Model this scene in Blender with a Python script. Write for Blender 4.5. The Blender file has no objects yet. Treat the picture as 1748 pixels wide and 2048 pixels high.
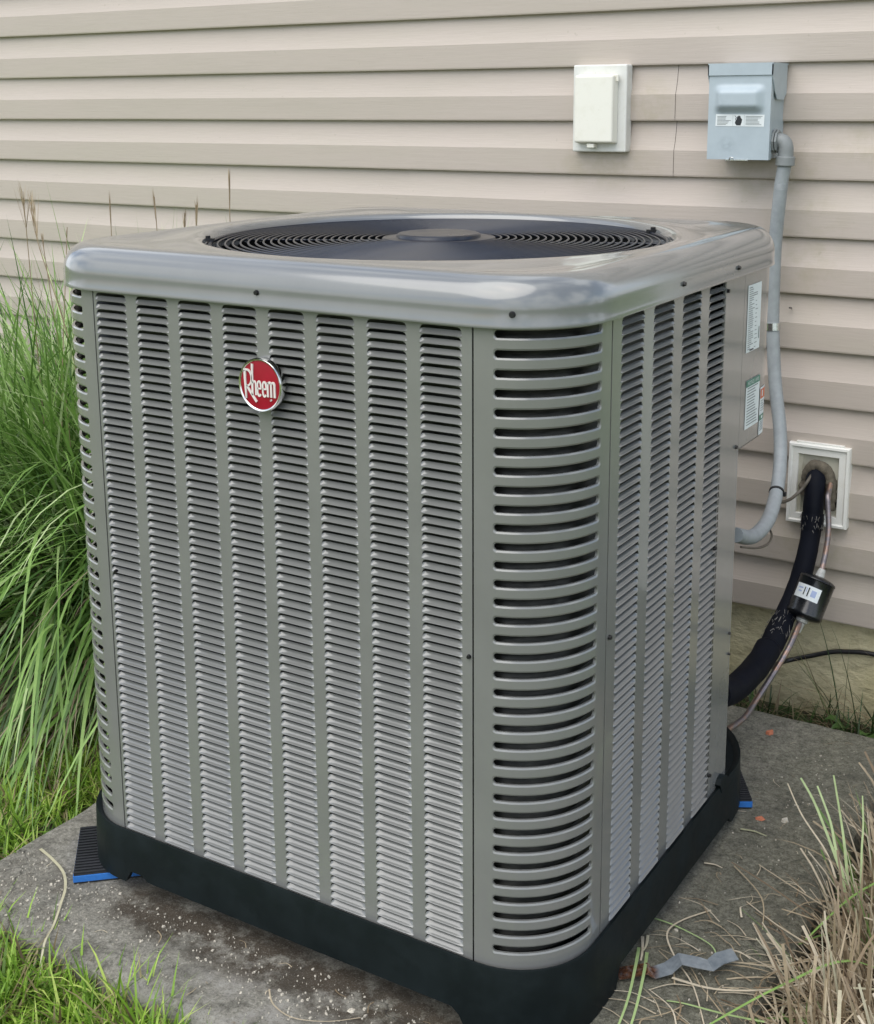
import bpy, bmesh, math, random
import numpy as np
from mathutils import Vector, Matrix, noise as mnoise
R_ = math.radians
SC = bpy.context.scene
COL = SC.collection

# ---------------------------------------------------------------- camera
CAM_POS = Vector((1.103, -1.7854, 1.2303)); YAW, PIT, ROL = .5495, -.2061, -.0055
fwd = Vector((-math.sin(YAW)*math.cos(PIT), math.cos(YAW)*math.cos(PIT), math.sin(PIT)))
rgt = Vector((math.cos(YAW), math.sin(YAW), 0)); upv = rgt.cross(fwd)
cr, sr = math.cos(ROL), math.sin(ROL)
right = cr*rgt + sr*upv; up = -sr*rgt + cr*upv
cd = bpy.data.cameras.new('camera'); cam = bpy.data.objects.new('camera', cd); COL.objects.link(cam)
m = Matrix.Identity(4)
for i in range(3):
    m[i][0] = right[i]; m[i][1] = up[i]; m[i][2] = -fwd[i]; m[i][3] = CAM_POS[i]
cam.matrix_world = m
cd.sensor_fit = 'HORIZONTAL'; cd.sensor_width = 36; cd.lens = 36*2625.1/1748
cd.shift_x = -15.3/1748; cd.shift_y = -270.5/1748
cd.clip_start = .05; cd.clip_end = 500
SC.camera = cam
# ---------------------------------------------------------------- sky, sun, exposure
SUN_EL, SUN_ROT = R_(58), R_(190)     # light from the upper left, in front of the wall
world = bpy.data.worlds.new("World"); SC.world = world; world.use_nodes = True
wn = world.node_tree; wn.nodes.clear()
def wnode(t, **k):
    n = wn.nodes.new(t)
    for a, b in k.items(): setattr(n, a, b)
    return n
sky = wnode('ShaderNodeTexSky', sky_type='NISHITA', sun_disc=False)
sky.sun_elevation = SUN_EL; sky.sun_rotation = SUN_ROT; sky.air_density = 1; sky.dust_density = 2.0; sky.ozone_density = 1.0
hs = wnode('ShaderNodeHueSaturation'); hs.inputs['Saturation'].default_value = 1.0
wn.links.new(sky.outputs[0], hs.inputs['Color'])
tc = wnode('ShaderNodeTexCoord'); cl = wnode('ShaderNodeTexNoise'); cl.inputs['Scale'].default_value = 2.3; cl.inputs['Detail'].default_value = 6
cr_ = wnode('ShaderNodeValToRGB'); cr_.color_ramp.elements[0].position = .44; cr_.color_ramp.elements[1].position = .60
wn.links.new(tc.outputs['Generated'], cl.inputs['Vector']); wn.links.new(cl.outputs['Fac'], cr_.inputs[0])
mx = wnode('ShaderNodeMix', data_type='RGBA'); mx.inputs['B'].default_value = (7.4, 7.8, 8.4, 1)
wn.links.new(cr_.outputs['Color'], mx.inputs['Factor']); wn.links.new(hs.outputs[0], mx.inputs['A'])
bg = wnode('ShaderNodeBackground'); bg.inputs['Strength'].default_value = .15
wo = wnode('ShaderNodeOutputWorld')
wn.links.new(mx.outputs['Result'], bg.inputs['Color']); wn.links.new(bg.outputs[0], wo.inputs[0])
sl = bpy.data.lights.new('sun', 'SUN'); sl.energy = 1.5; sl.angle = R_(64); sl.color = (1, .95, .87)
sun = bpy.data.objects.new('sun', sl); COL.objects.link(sun)
sd = Vector((math.sin(SUN_ROT)*math.cos(SUN_EL), math.cos(SUN_ROT)*math.cos(SUN_EL), math.sin(SUN_EL)))
sun.rotation_euler = sd.to_track_quat('Z', 'Y').to_euler()
SC.view_settings.view_transform = 'Standard'; SC.view_settings.look = 'None'
SC.view_settings.exposure = 0.50; SC.view_settings.gamma = 1; SC.view_settings.use_curve_mapping = False

# ---------------------------------------------------------------- materials
class Mat:
    def __init__(s, name, base=(.5,.5,.5), rough=.5, metal=0, coat=0, coat_rough=.05, spec=.5):
        s.m = bpy.data.materials.new(name); s.m.use_nodes = True; s.t = s.m.node_tree
        s.b = s.t.nodes['Principled BSDF']
        s.b.inputs['Base Color'].default_value = (*base, 1); s.b.inputs['Roughness'].default_value = rough
        s.b.inputs['Metallic'].default_value = metal; s.b.inputs['Coat Weight'].default_value = coat
        s.b.inputs['Coat Roughness'].default_value = coat_rough; s.b.inputs['Specular IOR Level'].default_value = spec
        s._o = None
    def n(s, t, **k):
        x = s.t.nodes.new(t)
        for a, b in k.items(): setattr(x, a, b)
        return x
    def l(s, a, b): s.t.links.new(a, b)
    def obj(s):
        if s._o is None: s._o = s.n('ShaderNodeTexCoord')
        return s._o.outputs['Object']
    def pos(s): return s.n('ShaderNodeNewGeometry').outputs['Position']
    def mapping(s, scale=(1,1,1), loc=(0,0,0), src=None):
        mp = s.n('ShaderNodeMapping'); mp.inputs['Scale'].default_value = scale; mp.inputs['Location'].default_value = loc
        s.l(src or s.obj(), mp.inputs['Vector']); return mp.outputs[0]
    def noise(s, scale, detail=4, rough=.55, vec=None, dist=0):
        x = s.n('ShaderNodeTexNoise'); x.inputs['Scale'].default_value = scale; x.inputs['Detail'].default_value = detail
        x.inputs['Roughness'].default_value = rough; x.inputs['Distortion'].default_value = dist
        s.l(vec or s.obj(), x.inputs['Vector']); return x.outputs['Fac']
    def ramp(s, fac, stops):
        r = s.n('ShaderNodeValToRGB'); e = r.color_ramp.elements
        while len(e) < len(stops): e.new(.5)
        for x, (p, c) in zip(e, stops):
            x.position = p; x.color = (c, c, c, 1) if isinstance(c, (int, float)) else (*c, 1)
        s.l(fac, r.inputs[0]); return r.outputs[0]
    def mix(s, fac, a, b, mode='MIX'):
        x = s.n('ShaderNodeMix', data_type='RGBA', blend_type=mode)
        for v, k in ((fac, 'Factor'), (a, 'A'), (b, 'B')):
            if isinstance(v, (int, float)): x.inputs[k].default_value = v if k == 'Factor' else (v, v, v, 1)
            elif isinstance(v, tuple): x.inputs[k].default_value = (*v, 1)
            else: s.l(v, x.inputs[k])
        return x.outputs['Result']
    def math(s, op, a, b=0.0, c=None, clamp=False):
        x = s.n('ShaderNodeMath', operation=op, use_clamp=clamp)
        for i, v in enumerate((a, b) if c is None else (a, b, c)):
            if isinstance(v, (int, float)): x.inputs[i].default_value = v
            else: s.l(v, x.inputs[i])
        return x.outputs[0]
    def near(s, p, r, squash=(1,1,1)):
        # 1 at p falling to 0 at distance r
        v = s.n('ShaderNodeVectorMath', operation='SUBTRACT'); s.l(s.pos(), v.inputs[0]); v.inputs[1].default_value = p
        w = s.n('ShaderNodeVectorMath', operation='MULTIPLY'); s.l(v.outputs[0], w.inputs[0]); w.inputs[1].default_value = squash
        d = s.n('ShaderNodeVectorMath', operation='LENGTH'); s.l(w.outputs[0], d.inputs[0])
        return s.math('SUBTRACT', 1.0, s.math('DIVIDE', d.outputs['Value'], r), clamp=True)
    def attr(s, name):
        a = s.n('ShaderNodeAttribute', attribute_name=name); return a.outputs['Fac']
    def col(s, x): s.l(x, s.b.inputs['Base Color'])
    def rgh(s, x): s.l(x, s.b.inputs['Roughness'])
    def bump(s, h, strength=.3, dist=.001):
        b = s.n('ShaderNodeBump'); b.inputs['Strength'].default_value = strength; b.inputs['Distance'].default_value = dist
        s.l(h, b.inputs['Height']); s.l(b.outputs[0], s.b.inputs['Normal'])

def paint(name, base, rough, coat, metal=.25, wobble=.0):
    M = Mat(name, base, rough, metal, coat, .09)
    n = M.noise(9, 5, .6, M.pos()); c = M.mix(M.ramp(n, [(.35, 0), (.7, 1)]), tuple(x*.94 for x in base), tuple(x*1.05 for x in base))
    dirt = M.ramp(M.noise(120, 4, .7, M.pos()), [(.62, 0), (.75, 1)])
    c = M.mix(M.math('MULTIPLY', dirt, .07), c, (.16, .155, .13)); M.col(c)
    M.rgh(M.ramp(M.noise(26, 5, .6, M.pos()), [(.3, rough*.95), (.75, rough*1.08)]))
    if wobble: M.bump(M.noise(7, 2, .5, M.pos()), wobble, .01)
    return M.m
PAINT = paint('grey_cabinet_paint', (.200, .202, .192), .24, .85, .05)
LIDP = paint('glossy_lid_paint', (.185, .19, .187), .18, 1.0, .15, .0)
def black(name, base=(.010,.014,.017), rough=.45, spec=.5, coat=0):
    M = Mat(name, base, rough, 0, coat, .1, spec)
    n = M.noise(14, 6, .65, M.pos())
    dust = M.ramp(n, [(.45, 0), (.8, 1)])
    M.col(M.mix(M.math('MULTIPLY', dust, .5), base, tuple(x*2.3+.004 for x in base)))
    M.rgh(M.ramp(n, [(.3, rough*.85), (.8, min(1, rough*1.4))])); M.bump(M.noise(420, 2, .5, M.pos()), .15, .0004)
    return M.m
BASEPL = black('black_base_plastic', (.004, .0075, .0085), .5, .22)
WIRE = black('black_wire_enamel', (.004, .007, .016), .30, .55, .1)
INSUL = black('black_foam_insulation', (.0035, .0045, .0085), .6, .12)
DARK = black('dark_interior', (.005, .006, .006), .8, .08)
CABLE = black('black_cable_jacket', (.008, .008, .009), .4)
DRIER = black('gloss_black_enamel', (.005, .006, .008), .25, .5, .3)
RUBBER = black('ribbed_black_rubber', (.012, .013, .016), .5)
def coilmat():
    M = Mat('aluminium_coil_fins', (.05, .05, .045), .4, .5)
    n = M.noise(1, 3, .6, M.mapping((30, 30, 160), src=M.pos())); M.col(M.ramp(n, [(.3, (.012, .013, .011)), (.75, (.06, .06, .052))])); return M.m
COIL = coilmat()
def chrome():
    M = Mat('chrome', (.75, .75, .74), .12, 1); M.rgh(M.ramp(M.noise(60, 3, .5, M.pos()), [(.3, .08), (.8, .25)])); return M.m
CHROME = chrome()
def red():
    M = Mat('red_badge_enamel', (.42, .008, .018), .3, .0, .25)
    M.col(M.ramp(M.noise(40, 3, .5, M.pos()), [(.3, (.27, .000, .014)), (.7, (.34, .001, .022))])); return M.m
RED = red()
def simple(name, base, rough=.5, metal=0, var=.08, scale=40, bump=0, coat=0):
    M = Mat(name, base, rough, metal, coat)
    n = M.noise(scale, 5, .6, M.pos())
    M.col(M.mix(M.ramp(n, [(.3, 0), (.7, 1)]), tuple(x*(1-var) for x in base), tuple(min(1, x*(1+var)) for x in base)))
    if bump: M.bump(n, bump, .001)
    return M.m
LETTER = simple('badge_white_letters', (.72, .68, .64), .35)
PAPER = simple('sticker_paper', (.72, .76, .76), .4, 0, .03)
INK = simple('grey_ink', (.16, .18, .18), .5)
INKD = simple('dark_ink', (.02, .022, .025), .5)
GREEN = simple('green_ink', (.06, .20, .14), .45)
ORANGE = simple('orange_ink', (.62, .13, .05), .45)
SCREW = simple('dark_screw_steel', (.035, .035, .036), .4, .7, .3)
CONDUIT = simple('grey_conduit_pvc', (.30, .325, .335), .45, 0, .10, 60, .1)
ELBOW = simple('grey_elbow_plastic', (.22, .235, .235), .5, 0, .08, 60)
ZINC = simple('galvanised_zinc', (.6, .62, .62), .25, 1, .2, 200)
BLUE = simple('blue_foam', (.025, .16, .50), .6, 0, .1, 150, .2)
def box_paint():
    M = Mat('blue_grey_enamel', (.36, .44, .50), .45, 0, .1)
    n = M.noise(22, 5, .6, M.pos()); c = M.mix(M.ramp(n, [(.35, 0), (.75, 1)]), (.42, .485, .52), (.37, .43, .465))
    sp = M.math('MULTIPLY', M.near((.205, .75, 1.145), .022), M.ramp(M.noise(90, 4, .6, M.pos()), [(.4, 0), (.6, 1)]))
    M.col(M.mix(M.math('MULTIPLY', sp, .6), c, (.25, .3, .33))); return M.m
BOXP = box_paint()
def cream(name, base, dirt=.35):
    M = Mat(name, base, .42)
    n = M.noise(35, 6, .65, M.pos())
    c = M.mix(M.math('MULTIPLY', M.ramp(n, [(.5, 0), (.75, 1)]), dirt), base, (base[0]*.72, base[1]*.70, base[2]*.58))
    sp = M.ramp(M.noise(260, 3, .6, M.pos()), [(.66, 0), (.72, 1)])
    M.col(M.mix(M.math('MULTIPLY', sp, .25), c, (.3, .28, .2))); return M.m
COVER = cream('cream_weather_cover', (.80, .785, .70), .22); PLATE = cream('off_white_plate', (.70, .70, .66), .3)
VENTF = cream('white_vent_frame', (.80, .79, .74), .25); VENTI = cream('aged_ivory_plastic', (.54, .52, .43), .7)
def putty():
    M = Mat('brown_duct_putty', (.12, .10, .075), .85)
    n = M.noise(70, 6, .7, M.pos()); M.col(M.ramp(n, [(.3, (.075, .062, .045)), (.7, (.17, .145, .105))])); M.bump(n, .8, .004); return M.m
PUTTY = putty()
def copper():
    M = Mat('weathered_copper', (.3, .2, .16), .35, .8)
    n = M.noise(1, 5, .65, M.mapping((25, 25, 45), src=M.pos()))
    c = M.ramp(n, [(.32, (.17, .155, .165)), (.48, (.24, .215, .22)), (.60, (.36, .23, .17)), (.70, (.19, .17, .18))]); M.col(c)
    M.rgh(M.ramp(n, [(.3, .5), (.7, .3)])); M.bump(M.noise(160, 4, .6, M.pos()), .3, .001); return M.m
COPPER = copper()
SOLDER = simple('whitish_solder', (.50, .50, .47), .6, .3, .25, 180, .4)
TAPE = simple('torn_silver_tape', (.20, .19, .175), .5, .3, .5, 160, .5)
BROWNC = simple('brown_thermostat_cable', (.10, .085, .065), .5)

def siding():
    M = Mat('vinyl_siding', (.6, .56, .51), .5)
    p = M.pos()
    tone = M.ramp(M.noise(1, 4, .6, M.mapping((1.3, 1.3, 6), src=p)), [(.3, (.465, .408, .350)), (.5, (.488, .423, .370)), (.7, (.472, .418, .354))])
    grain = M.noise(1, 6, .7, M.mapping((14, 60, 330), src=p), .6)
    c = M.mix(M.math('MULTIPLY', M.ramp(grain, [(.42, 0), (.62, 1)]), .16), tone, (.36, .31, .26))
    blot = M.noise(28, 6, .7, p)
    st = None
    for q, r, sq in (((.225, .84, 1.075), .11, (1, .3, 1.6)), ((-.10, .84, 1.095), .13, (.8, .3, 2)), ((.0, .84, 1.225), .075, (1, .3, 1)),
                     ((.32, .84, 1.04), .09, (1, .3, .5)), ((.35, .84, .95), .1, (1, .3, .6)), ((.4, .84, .33), .14, (1, .3, 1)), ((.5, .84, 1.15), .12, (.6, .3, 2))):
        k = M.near(q, r, sq); st = k if st is None else M.math('MAXIMUM', st, k)
    stm = M.math('MULTIPLY', M.ramp(st, [(0, 0), (.6, 1)]), M.ramp(blot, [(.4, .15), (.62, 1)]))
    c = M.mix(M.math('MULTIPLY', stm, .34), c, (.33, .29, .18))
    # mottled darker tone increasing towards the bottom of the wall
    zz = M.n('ShaderNodeSeparateXYZ'); M.l(p, zz.inputs[0])
    low = M.ramp(M.math('MULTIPLY_ADD', zz.outputs['Z'], -1.0, .55, clamp=True), [(0, 0), (.45, 1)])
    g = M.math('MULTIPLY', low, M.ramp(M.noise(5, 5, .65, p), [(.3, .25), (.7, 1)]))
    c = M.mix(M.math('MULTIPLY', g, .30), c, (.28, .25, .20))
    sp = M.ramp(M.noise(95, 3, .5, p), [(.70, 0), (.74, 1)]); c = M.mix(M.math('MULTIPLY', sp, .3), c, (.3, .27, .2))
    M.col(c); M.bump(grain, .35, .0012)
    return M.m
SIDING = siding()
def stucco():
    M = Mat('painted_foundation_stucco', (.30, .27, .16), .9)
    p = M.pos(); n = M.noise(1, 7, .7, M.mapping((30, 30, 55), src=p)); big = M.noise(4, 4, .6, p)
    c = M.ramp(big, [(.3, (.50, .44, .24)), (.55, (.62, .56, .36)), (.75, (.55, .49, .29))])
    c = M.mix(M.math('MULTIPLY', M.ramp(n, [(.35, 1), (.5, 0)]), .4), c, (.16, .14, .08))
    zz = M.n('ShaderNodeSeparateXYZ'); M.l(p, zz.inputs[0])
    low = M.ramp(M.math('MULTIPLY_ADD', zz.outputs['Z'], -6.0, .35, clamp=True), [(.1, 0), (.8, 1)])
    c = M.mix(M.math('MULTIPLY', low, .35), c, (.12, .10, .06))
    M.col(c); M.bump(n, 1.0, .008); return M.m
STUCCO = stucco()
def concrete():
    M = Mat('weathered_concrete', (.16, .15, .13), .9)
    p = M.pos(); x = M.n('ShaderNodeSeparateXYZ'); M.l(p, x.inputs[0])
    fine = M.noise(330, 5, .8, p); mid = M.noise(46, 9, .82, p); big = M.noise(5.5, 5, .6, p)
    n3 = M.noise(135, 6, .8, p, .4)
    mm = M.math('ADD', M.math('MULTIPLY', mid, .5), M.math('MULTIPLY', n3, .5))
    c = M.ramp(mm, [(.37, (.065, .062, .050)), (.44, (.19, .18, .148)), (.52, (.33, .312, .26)), (.60, (.46, .44, .375)), (.68, (.60, .58, .51))])
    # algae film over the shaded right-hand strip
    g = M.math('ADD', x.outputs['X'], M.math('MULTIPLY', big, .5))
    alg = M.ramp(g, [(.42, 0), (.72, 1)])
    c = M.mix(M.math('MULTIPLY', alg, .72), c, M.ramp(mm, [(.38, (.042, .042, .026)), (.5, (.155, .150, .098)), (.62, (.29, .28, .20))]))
    # pale scraped patch near the front edge
    k = M.math('MULTIPLY', M.ramp(M.near((.02, -.6, 0), .26, (1, 1.6, 1)), [(0, 0), (.6, 1)]), M.ramp(M.noise(22, 6, .7, p), [(.44, 0), (.6, 1)]))
    c = M.mix(M.math('MULTIPLY', k, .75), c, (.42, .40, .36))
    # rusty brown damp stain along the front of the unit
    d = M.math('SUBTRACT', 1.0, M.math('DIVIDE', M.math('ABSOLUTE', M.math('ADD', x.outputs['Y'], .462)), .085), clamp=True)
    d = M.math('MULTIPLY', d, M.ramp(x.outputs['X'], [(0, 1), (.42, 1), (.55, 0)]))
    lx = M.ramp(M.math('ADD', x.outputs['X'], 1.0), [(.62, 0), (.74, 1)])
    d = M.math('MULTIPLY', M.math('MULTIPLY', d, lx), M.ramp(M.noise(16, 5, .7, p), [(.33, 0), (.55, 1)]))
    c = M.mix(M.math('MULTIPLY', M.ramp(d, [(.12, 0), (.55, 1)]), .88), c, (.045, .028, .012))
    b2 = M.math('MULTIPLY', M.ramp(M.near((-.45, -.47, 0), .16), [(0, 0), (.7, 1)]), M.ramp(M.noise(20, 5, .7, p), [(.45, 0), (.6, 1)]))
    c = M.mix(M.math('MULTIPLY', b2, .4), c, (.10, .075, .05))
    sp = M.ramp(fine, [(.56, 0), (.64, 1)]); c = M.mix(M.math('MULTIPLY', sp, .6), c, (.40, .38, .33))
    dk = M.ramp(fine, [(.34, 1), (.46, 0)]); c = M.mix(M.math('MULTIPLY', dk, .7), c, (.025, .023, .018))
    vo = M.n('ShaderNodeTexVoronoi', feature='DISTANCE_TO_EDGE'); vo.inputs['Scale'].default_value = 3.1
    wv = M.n('ShaderNodeVectorMath', operation='ADD'); nn_ = M.n('ShaderNodeTexNoise'); nn_.inputs['Scale'].default_value = 9; nn_.inputs['Detail'].default_value = 5
    M.l(p, nn_.inputs['Vector']); M.l(nn_.outputs['Color'], wv.inputs[0]); sc_ = M.n('ShaderNodeVectorMath', operation='SCALE'); sc_.inputs['Scale'].default_value = .16
    M.l(nn_.outputs['Color'], sc_.inputs[0]); M.l(sc_.outputs[0], wv.inputs[0]); M.l(p, wv.inputs[1]); M.l(wv.outputs[0], vo.inputs['Vector'])
    ck = M.math('MULTIPLY', M.ramp(vo.outputs['Distance'], [(0, 1), (.006, 0)]), M.ramp(big, [(.52, 0), (.62, 1)]))
    c = M.mix(M.math('MULTIPLY', ck, .8), c, (.02, .018, .014))
    blotch = M.ramp(M.noise(11, 6, .75, p, .5), [(.36, 1), (.52, 0)]); c = M.mix(M.math('MULTIPLY', blotch, .42), c, (.045, .042, .032))
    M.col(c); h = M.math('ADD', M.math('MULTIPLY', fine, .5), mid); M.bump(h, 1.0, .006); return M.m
CONC = concrete()
def soil():
    M = Mat('thatch_and_soil', (.05, .045, .02), 1)
    n = M.noise(60, 6, .7, M.pos()); far = M.noise(1.2, 5, .6, M.pos())
    c = M.ramp(n, [(.3, (.016, .014, .008)), (.55, (.05, .046, .02)), (.75, (.11, .095, .05))])
    p = M.pos(); d = M.n('ShaderNodeVectorMath', operation='LENGTH'); M.l(p, d.inputs[0])
    k = M.ramp(M.math('MULTIPLY', d.outputs['Value'], .2), [(.4, 0), (.7, 1)])
    M.col(M.mix(k, c, M.ramp(far, [(.3, (.10, .15, .03)), (.7, (.17, .21, .055))]))); M.bump(n, .8, .01); return M.m
SOIL = soil()
def grassmat(name, stops, trans=.25):
    M = Mat(name, (.1, .2, .03), .55)
    c = M.ramp(M.attr('tint'), stops); n = M.noise(90, 3, .6, M.pos())
    c = M.mix(.35, c, M.mix(M.ramp(n, [(.35, 0), (.7, 1)]), .55, 1.0), 'MULTIPLY')
    M.col(c); M.b.inputs['Roughness'].default_value = .5
    tr = M.n('ShaderNodeBsdfTranslucent'); M.l(c, tr.inputs['Color'])
    mx = M.n('ShaderNodeMixShader'); mx.inputs[0].default_value = trans
    out = [x for x in M.t.nodes if x.type == 'OUTPUT_MATERIAL'][0]
    M.l(M.b.outputs[0], mx.inputs[1]); M.l(tr.outputs[0], mx.inputs[2]); M.l(mx.outputs[0], out.inputs['Surface'])
    return M.m
LAWN = grassmat('lawn_blades', [(0, (.15, .11, .05)), (.12, (.50, .41, .22)), (.2, (.06, .13, .012)), (.5, (.21, .39, .035)), (.8, (.38, .60, .075)), (1, (.66, .80, .20))], .35)
TALL = grassmat('tall_grass_blades', [(0, (.13, .09, .06)), (.14, (.42, .34, .23)), (.2, (.045, .11, .018)), (.5, (.16, .31, .055)), (.8, (.32, .50, .14)), (1, (.58, .70, .36))], .16)
STRAW = grassmat('dry_straw', [(0, (.10, .06, .035)), (.35, (.27, .20, .12)), (.6, (.46, .37, .24)), (.9, (.72, .63, .47)), (1, (.13, .22, .05))], .1)
PLUME = grassmat('seed_plume', [(0, (.33, .24, .16)), (1, (.60, .48, .31))], .2)
WEED = grassmat('weed_blades', [(0, (.12, .09, .05)), (.2, (.3, .24, .14)), (.3, (.02, .05, .012)), (.8, (.05, .11, .025)), (1, (.10, .18, .04))], .2)
CHIP = simple('pale_paint_chips', (.50, .46, .38), .8, 0, .45, 500, .5)
TERRA = simple('orange_clay_chip', (.50, .17, .09), .8, 0, .2, 200)
def strapm():
    M = Mat('dull_galvanised_strap', (.36, .42, .47), .35, .55)
    n = M.noise(45, 6, .7, M.pos()); c = M.ramp(n, [(.3, (.25, .29, .33)), (.7, (.48, .53, .56))])
    k = M.math('MULTIPLY', M.ramp(M.near((.462, -.222, .0), .036), [(0, 0), (.25, 1)]), M.ramp(M.noise(110, 5, .7, M.pos()), [(.25, .4), (.5, 1)]))
    M.col(M.mix(k, c, M.ramp(M.noise(240, 4, .6, M.pos()), [(.4, (.09, .035, .018)), (.65, (.32, .15, .08))]))); M.bump(n, .3, .002); return M.m
STRAP = strapm()

# ---------------------------------------------------------------- mesh helpers
class MB:
    def __init__(s): s.v = []; s.f = []; s.mi = []
    def add(s, vs, fs, mi=0):
        o = len(s.v); s.v += [tuple(p) for p in vs]; s.f += [tuple(i+o for i in f) for f in fs]; s.mi += [mi]*len(fs); return s
    def box(s, x0, x1, y0, y1, z0, z1, mi=0):
        v = [(x, y, z) for z in (z0, z1) for y in (y0, y1) for x in (x0, x1)]
        return s.add(v, [(0,2,3,1), (4,5,7,6), (0,1,5,4), (2,6,7,3), (0,4,6,2), (1,3,7,5)], mi)
    def tube(s, pts, r, n=12, caps=True, mi=0):
        pts = [Vector(p) for p in pts]; k = len(pts); rr = r if isinstance(r, (list, tuple)) else [r]*k
        t0 = (pts[1]-pts[0]).normalized(); a = t0.cross(Vector((0, 0, 1)))
        if a.length < .1: a = t0.cross(Vector((1, 0, 0)))
        a.normalize(); vs = []
        for i, p in enumerate(pts):
            t = (pts[min(i+1, k-1)]-pts[max(i-1, 0)]).normalized(); a = (a - t*a.dot(t)).normalized(); b = t.cross(a)
            for j in range(n):
                g = 2*math.pi*j/n; vs.append(p + (a*math.cos(g)+b*math.sin(g))*rr[i])
        fs = [(i*n+j, i*n+(j+1) % n, (i+1)*n+(j+1) % n, (i+1)*n+j) for i in range(k-1) for j in range(n)]
        if caps: fs += [tuple(range(n-1, -1, -1)), tuple((k-1)*n+j for j in range(n))]
        return s.add(vs, fs, mi)
    def prism(s, poly, axis, a, b, mi=0):
        # polygon in the two other axes, extruded along axis from a to b
        def P(u, w, t): return {0: (t, u, w), 1: (u, t, w), 2: (u, w, t)}[axis]
        n = len(poly); v = [P(u, w, a) for u, w in poly] + [P(u, w, b) for u, w in poly]
        f = [tuple(range(n)), tuple(range(2*n-1, n-1, -1))] + [(i, n+i, n+(i+1) % n, (i+1) % n) for i in range(n)]
        return s.add(v, f, mi)
    def grid(s, rows, closed=False, mi=0):
        n = len(rows[0]); vs = [p for r in rows for p in r]
        fs = [(i*n+j, i*n+(j+1) % n, (i+1)*n+(j+1) % n, (i+1)*n+j) for i in range(len(rows)-1) for j in range(n if closed else n-1)]
        return s.add(vs, fs, mi)
    def mesh(s, name, mats, smooth=None):
        me = bpy.data.meshes.new(name); me.from_pydata(s.v, [], s.f)
        mats = mats if isinstance(mats, (list, tuple)) else [mats]
        for x in mats: me.materials.append(x)
        if len(mats) > 1: me.polygons.foreach_set('material_index', s.mi)
        bm = bmesh.new(); bm.from_mesh(me); bmesh.ops.recalc_face_normals(bm, faces=bm.faces)
        if smooth is not None:
            for f in bm.faces: f.smooth = True
            for e in bm.edges:
                if len(e.link_faces) == 2 and e.calc_face_angle(0) > R_(smooth): e.smooth = False
        bm.to_mesh(me); bm.free(); me.update(); return me
    def build(s, name, mats, parent=None, smooth=None, bevel=0, bseg=2):
        o = link(name, s.mesh(name, mats, smooth), parent)
        if bevel:
            md = o.modifiers.new('bevel', 'BEVEL'); md.width = bevel; md.segments = bseg; md.limit_method = 'ANGLE'; md.angle_limit = R_(40)
        return o
def link(name, me, parent=None, loc=None):
    o = bpy.data.objects.new(name, me); COL.objects.link(o)
    if parent: o.parent = parent
    if loc: o.location = loc
    return o
def tag(o, label=None, cat=None, group=None, kind=None):
    for k, v in (('label', label), ('category', cat), ('group', group), ('kind', kind)):
        if v: o[k] = v
    return o
def thing(name, label, cat, group=None, loc=(0, 0, 0)):
    o = bpy.data.objects.new(name, None); COL.objects.link(o); o.empty_display_size = .05; o.location = loc
    return tag(o, label, cat, group)
def spline(pts, n=8):
    P = [Vector(p) for p in pts]; out = []
    for i in range(len(P)-1):
        p0, p1, p2, p3 = P[max(i-1, 0)], P[i], P[i+1], P[min(i+2, len(P)-1)]
        for k in range(n):
            t = k/n; out.append(.5*((2*p1)+(p2-p0)*t+(2*p0-5*p1+4*p2-p3)*t*t+(3*p1-p0-3*p2+p3)*t**3))
    out.append(P[-1]); return out
def text_faces(body, size):
    c = bpy.data.curves.new('t', 'FONT'); c.body = body; c.size = size; c.align_x = 'CENTER'; c.align_y = 'CENTER'; c.resolution_u = 3
    o = bpy.data.objects.new('t', c); COL.objects.link(o); dg = bpy.context.evaluated_depsgraph_get(); dg.update()
    me = bpy.data.meshes.new_from_object(o.evaluated_get(dg)); v = [tuple(x.co) for x in me.vertices]; f = [tuple(p.vertices) for p in me.polygons]
    bpy.data.objects.remove(o); bpy.data.curves.remove(c); bpy.data.meshes.remove(me); return v, f

# ================================================================ ground and slab
GZ = -.07
def rounded_rect(x0, x1, y0, y1, r, n=10):
    if not isinstance(r, (list, tuple)): r = [r]*4          # order: front-right, back-right, back-left, front-left
    out = []
    for (cx, cy, a0, rr) in ((x1-r[0], y0+r[0], -90, r[0]), (x1-r[1], y1-r[1], 0, r[1]), (x0+r[2], y1-r[2], 90, r[2]), (x0+r[3], y0+r[3], 180, r[3])):
        for k in range(n+1):
            a = R_(a0+90*k/n); out.append((cx+rr*math.cos(a), cy+rr*math.sin(a), math.cos(a), math.sin(a)))
    return out
b = MB()
rings = []
for rad in (0.0, .4, .8, 1.2, 2, 4, 8, 16, 40, 150):
    rings.append([(rad*math.cos(a*math.pi/24), rad*math.sin(a*math.pi/24), GZ + (.012*mnoise.noise(Vector((rad*math.cos(a*math.pi/24)*2, rad*math.sin(a*math.pi/24)*2, 0))) if rad else 0)) for a in range(48)])
b.grid(rings[1:], True); b.add(rings[1], [tuple(range(48))])
tag(b.build('ground', SOIL, smooth=60), kind='structure')
# slab with worn rounded edges
b = MB(); rows = []
rnd = random.Random(4)
N = 50
base = rounded_rect(-.576, .637, -.612, .702, [.045, .045, .055, .05], N//4)
ex = []
for i, (x, y, nx, ny) in enumerate(base): ex.append((x, y, nx, ny))
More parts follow.
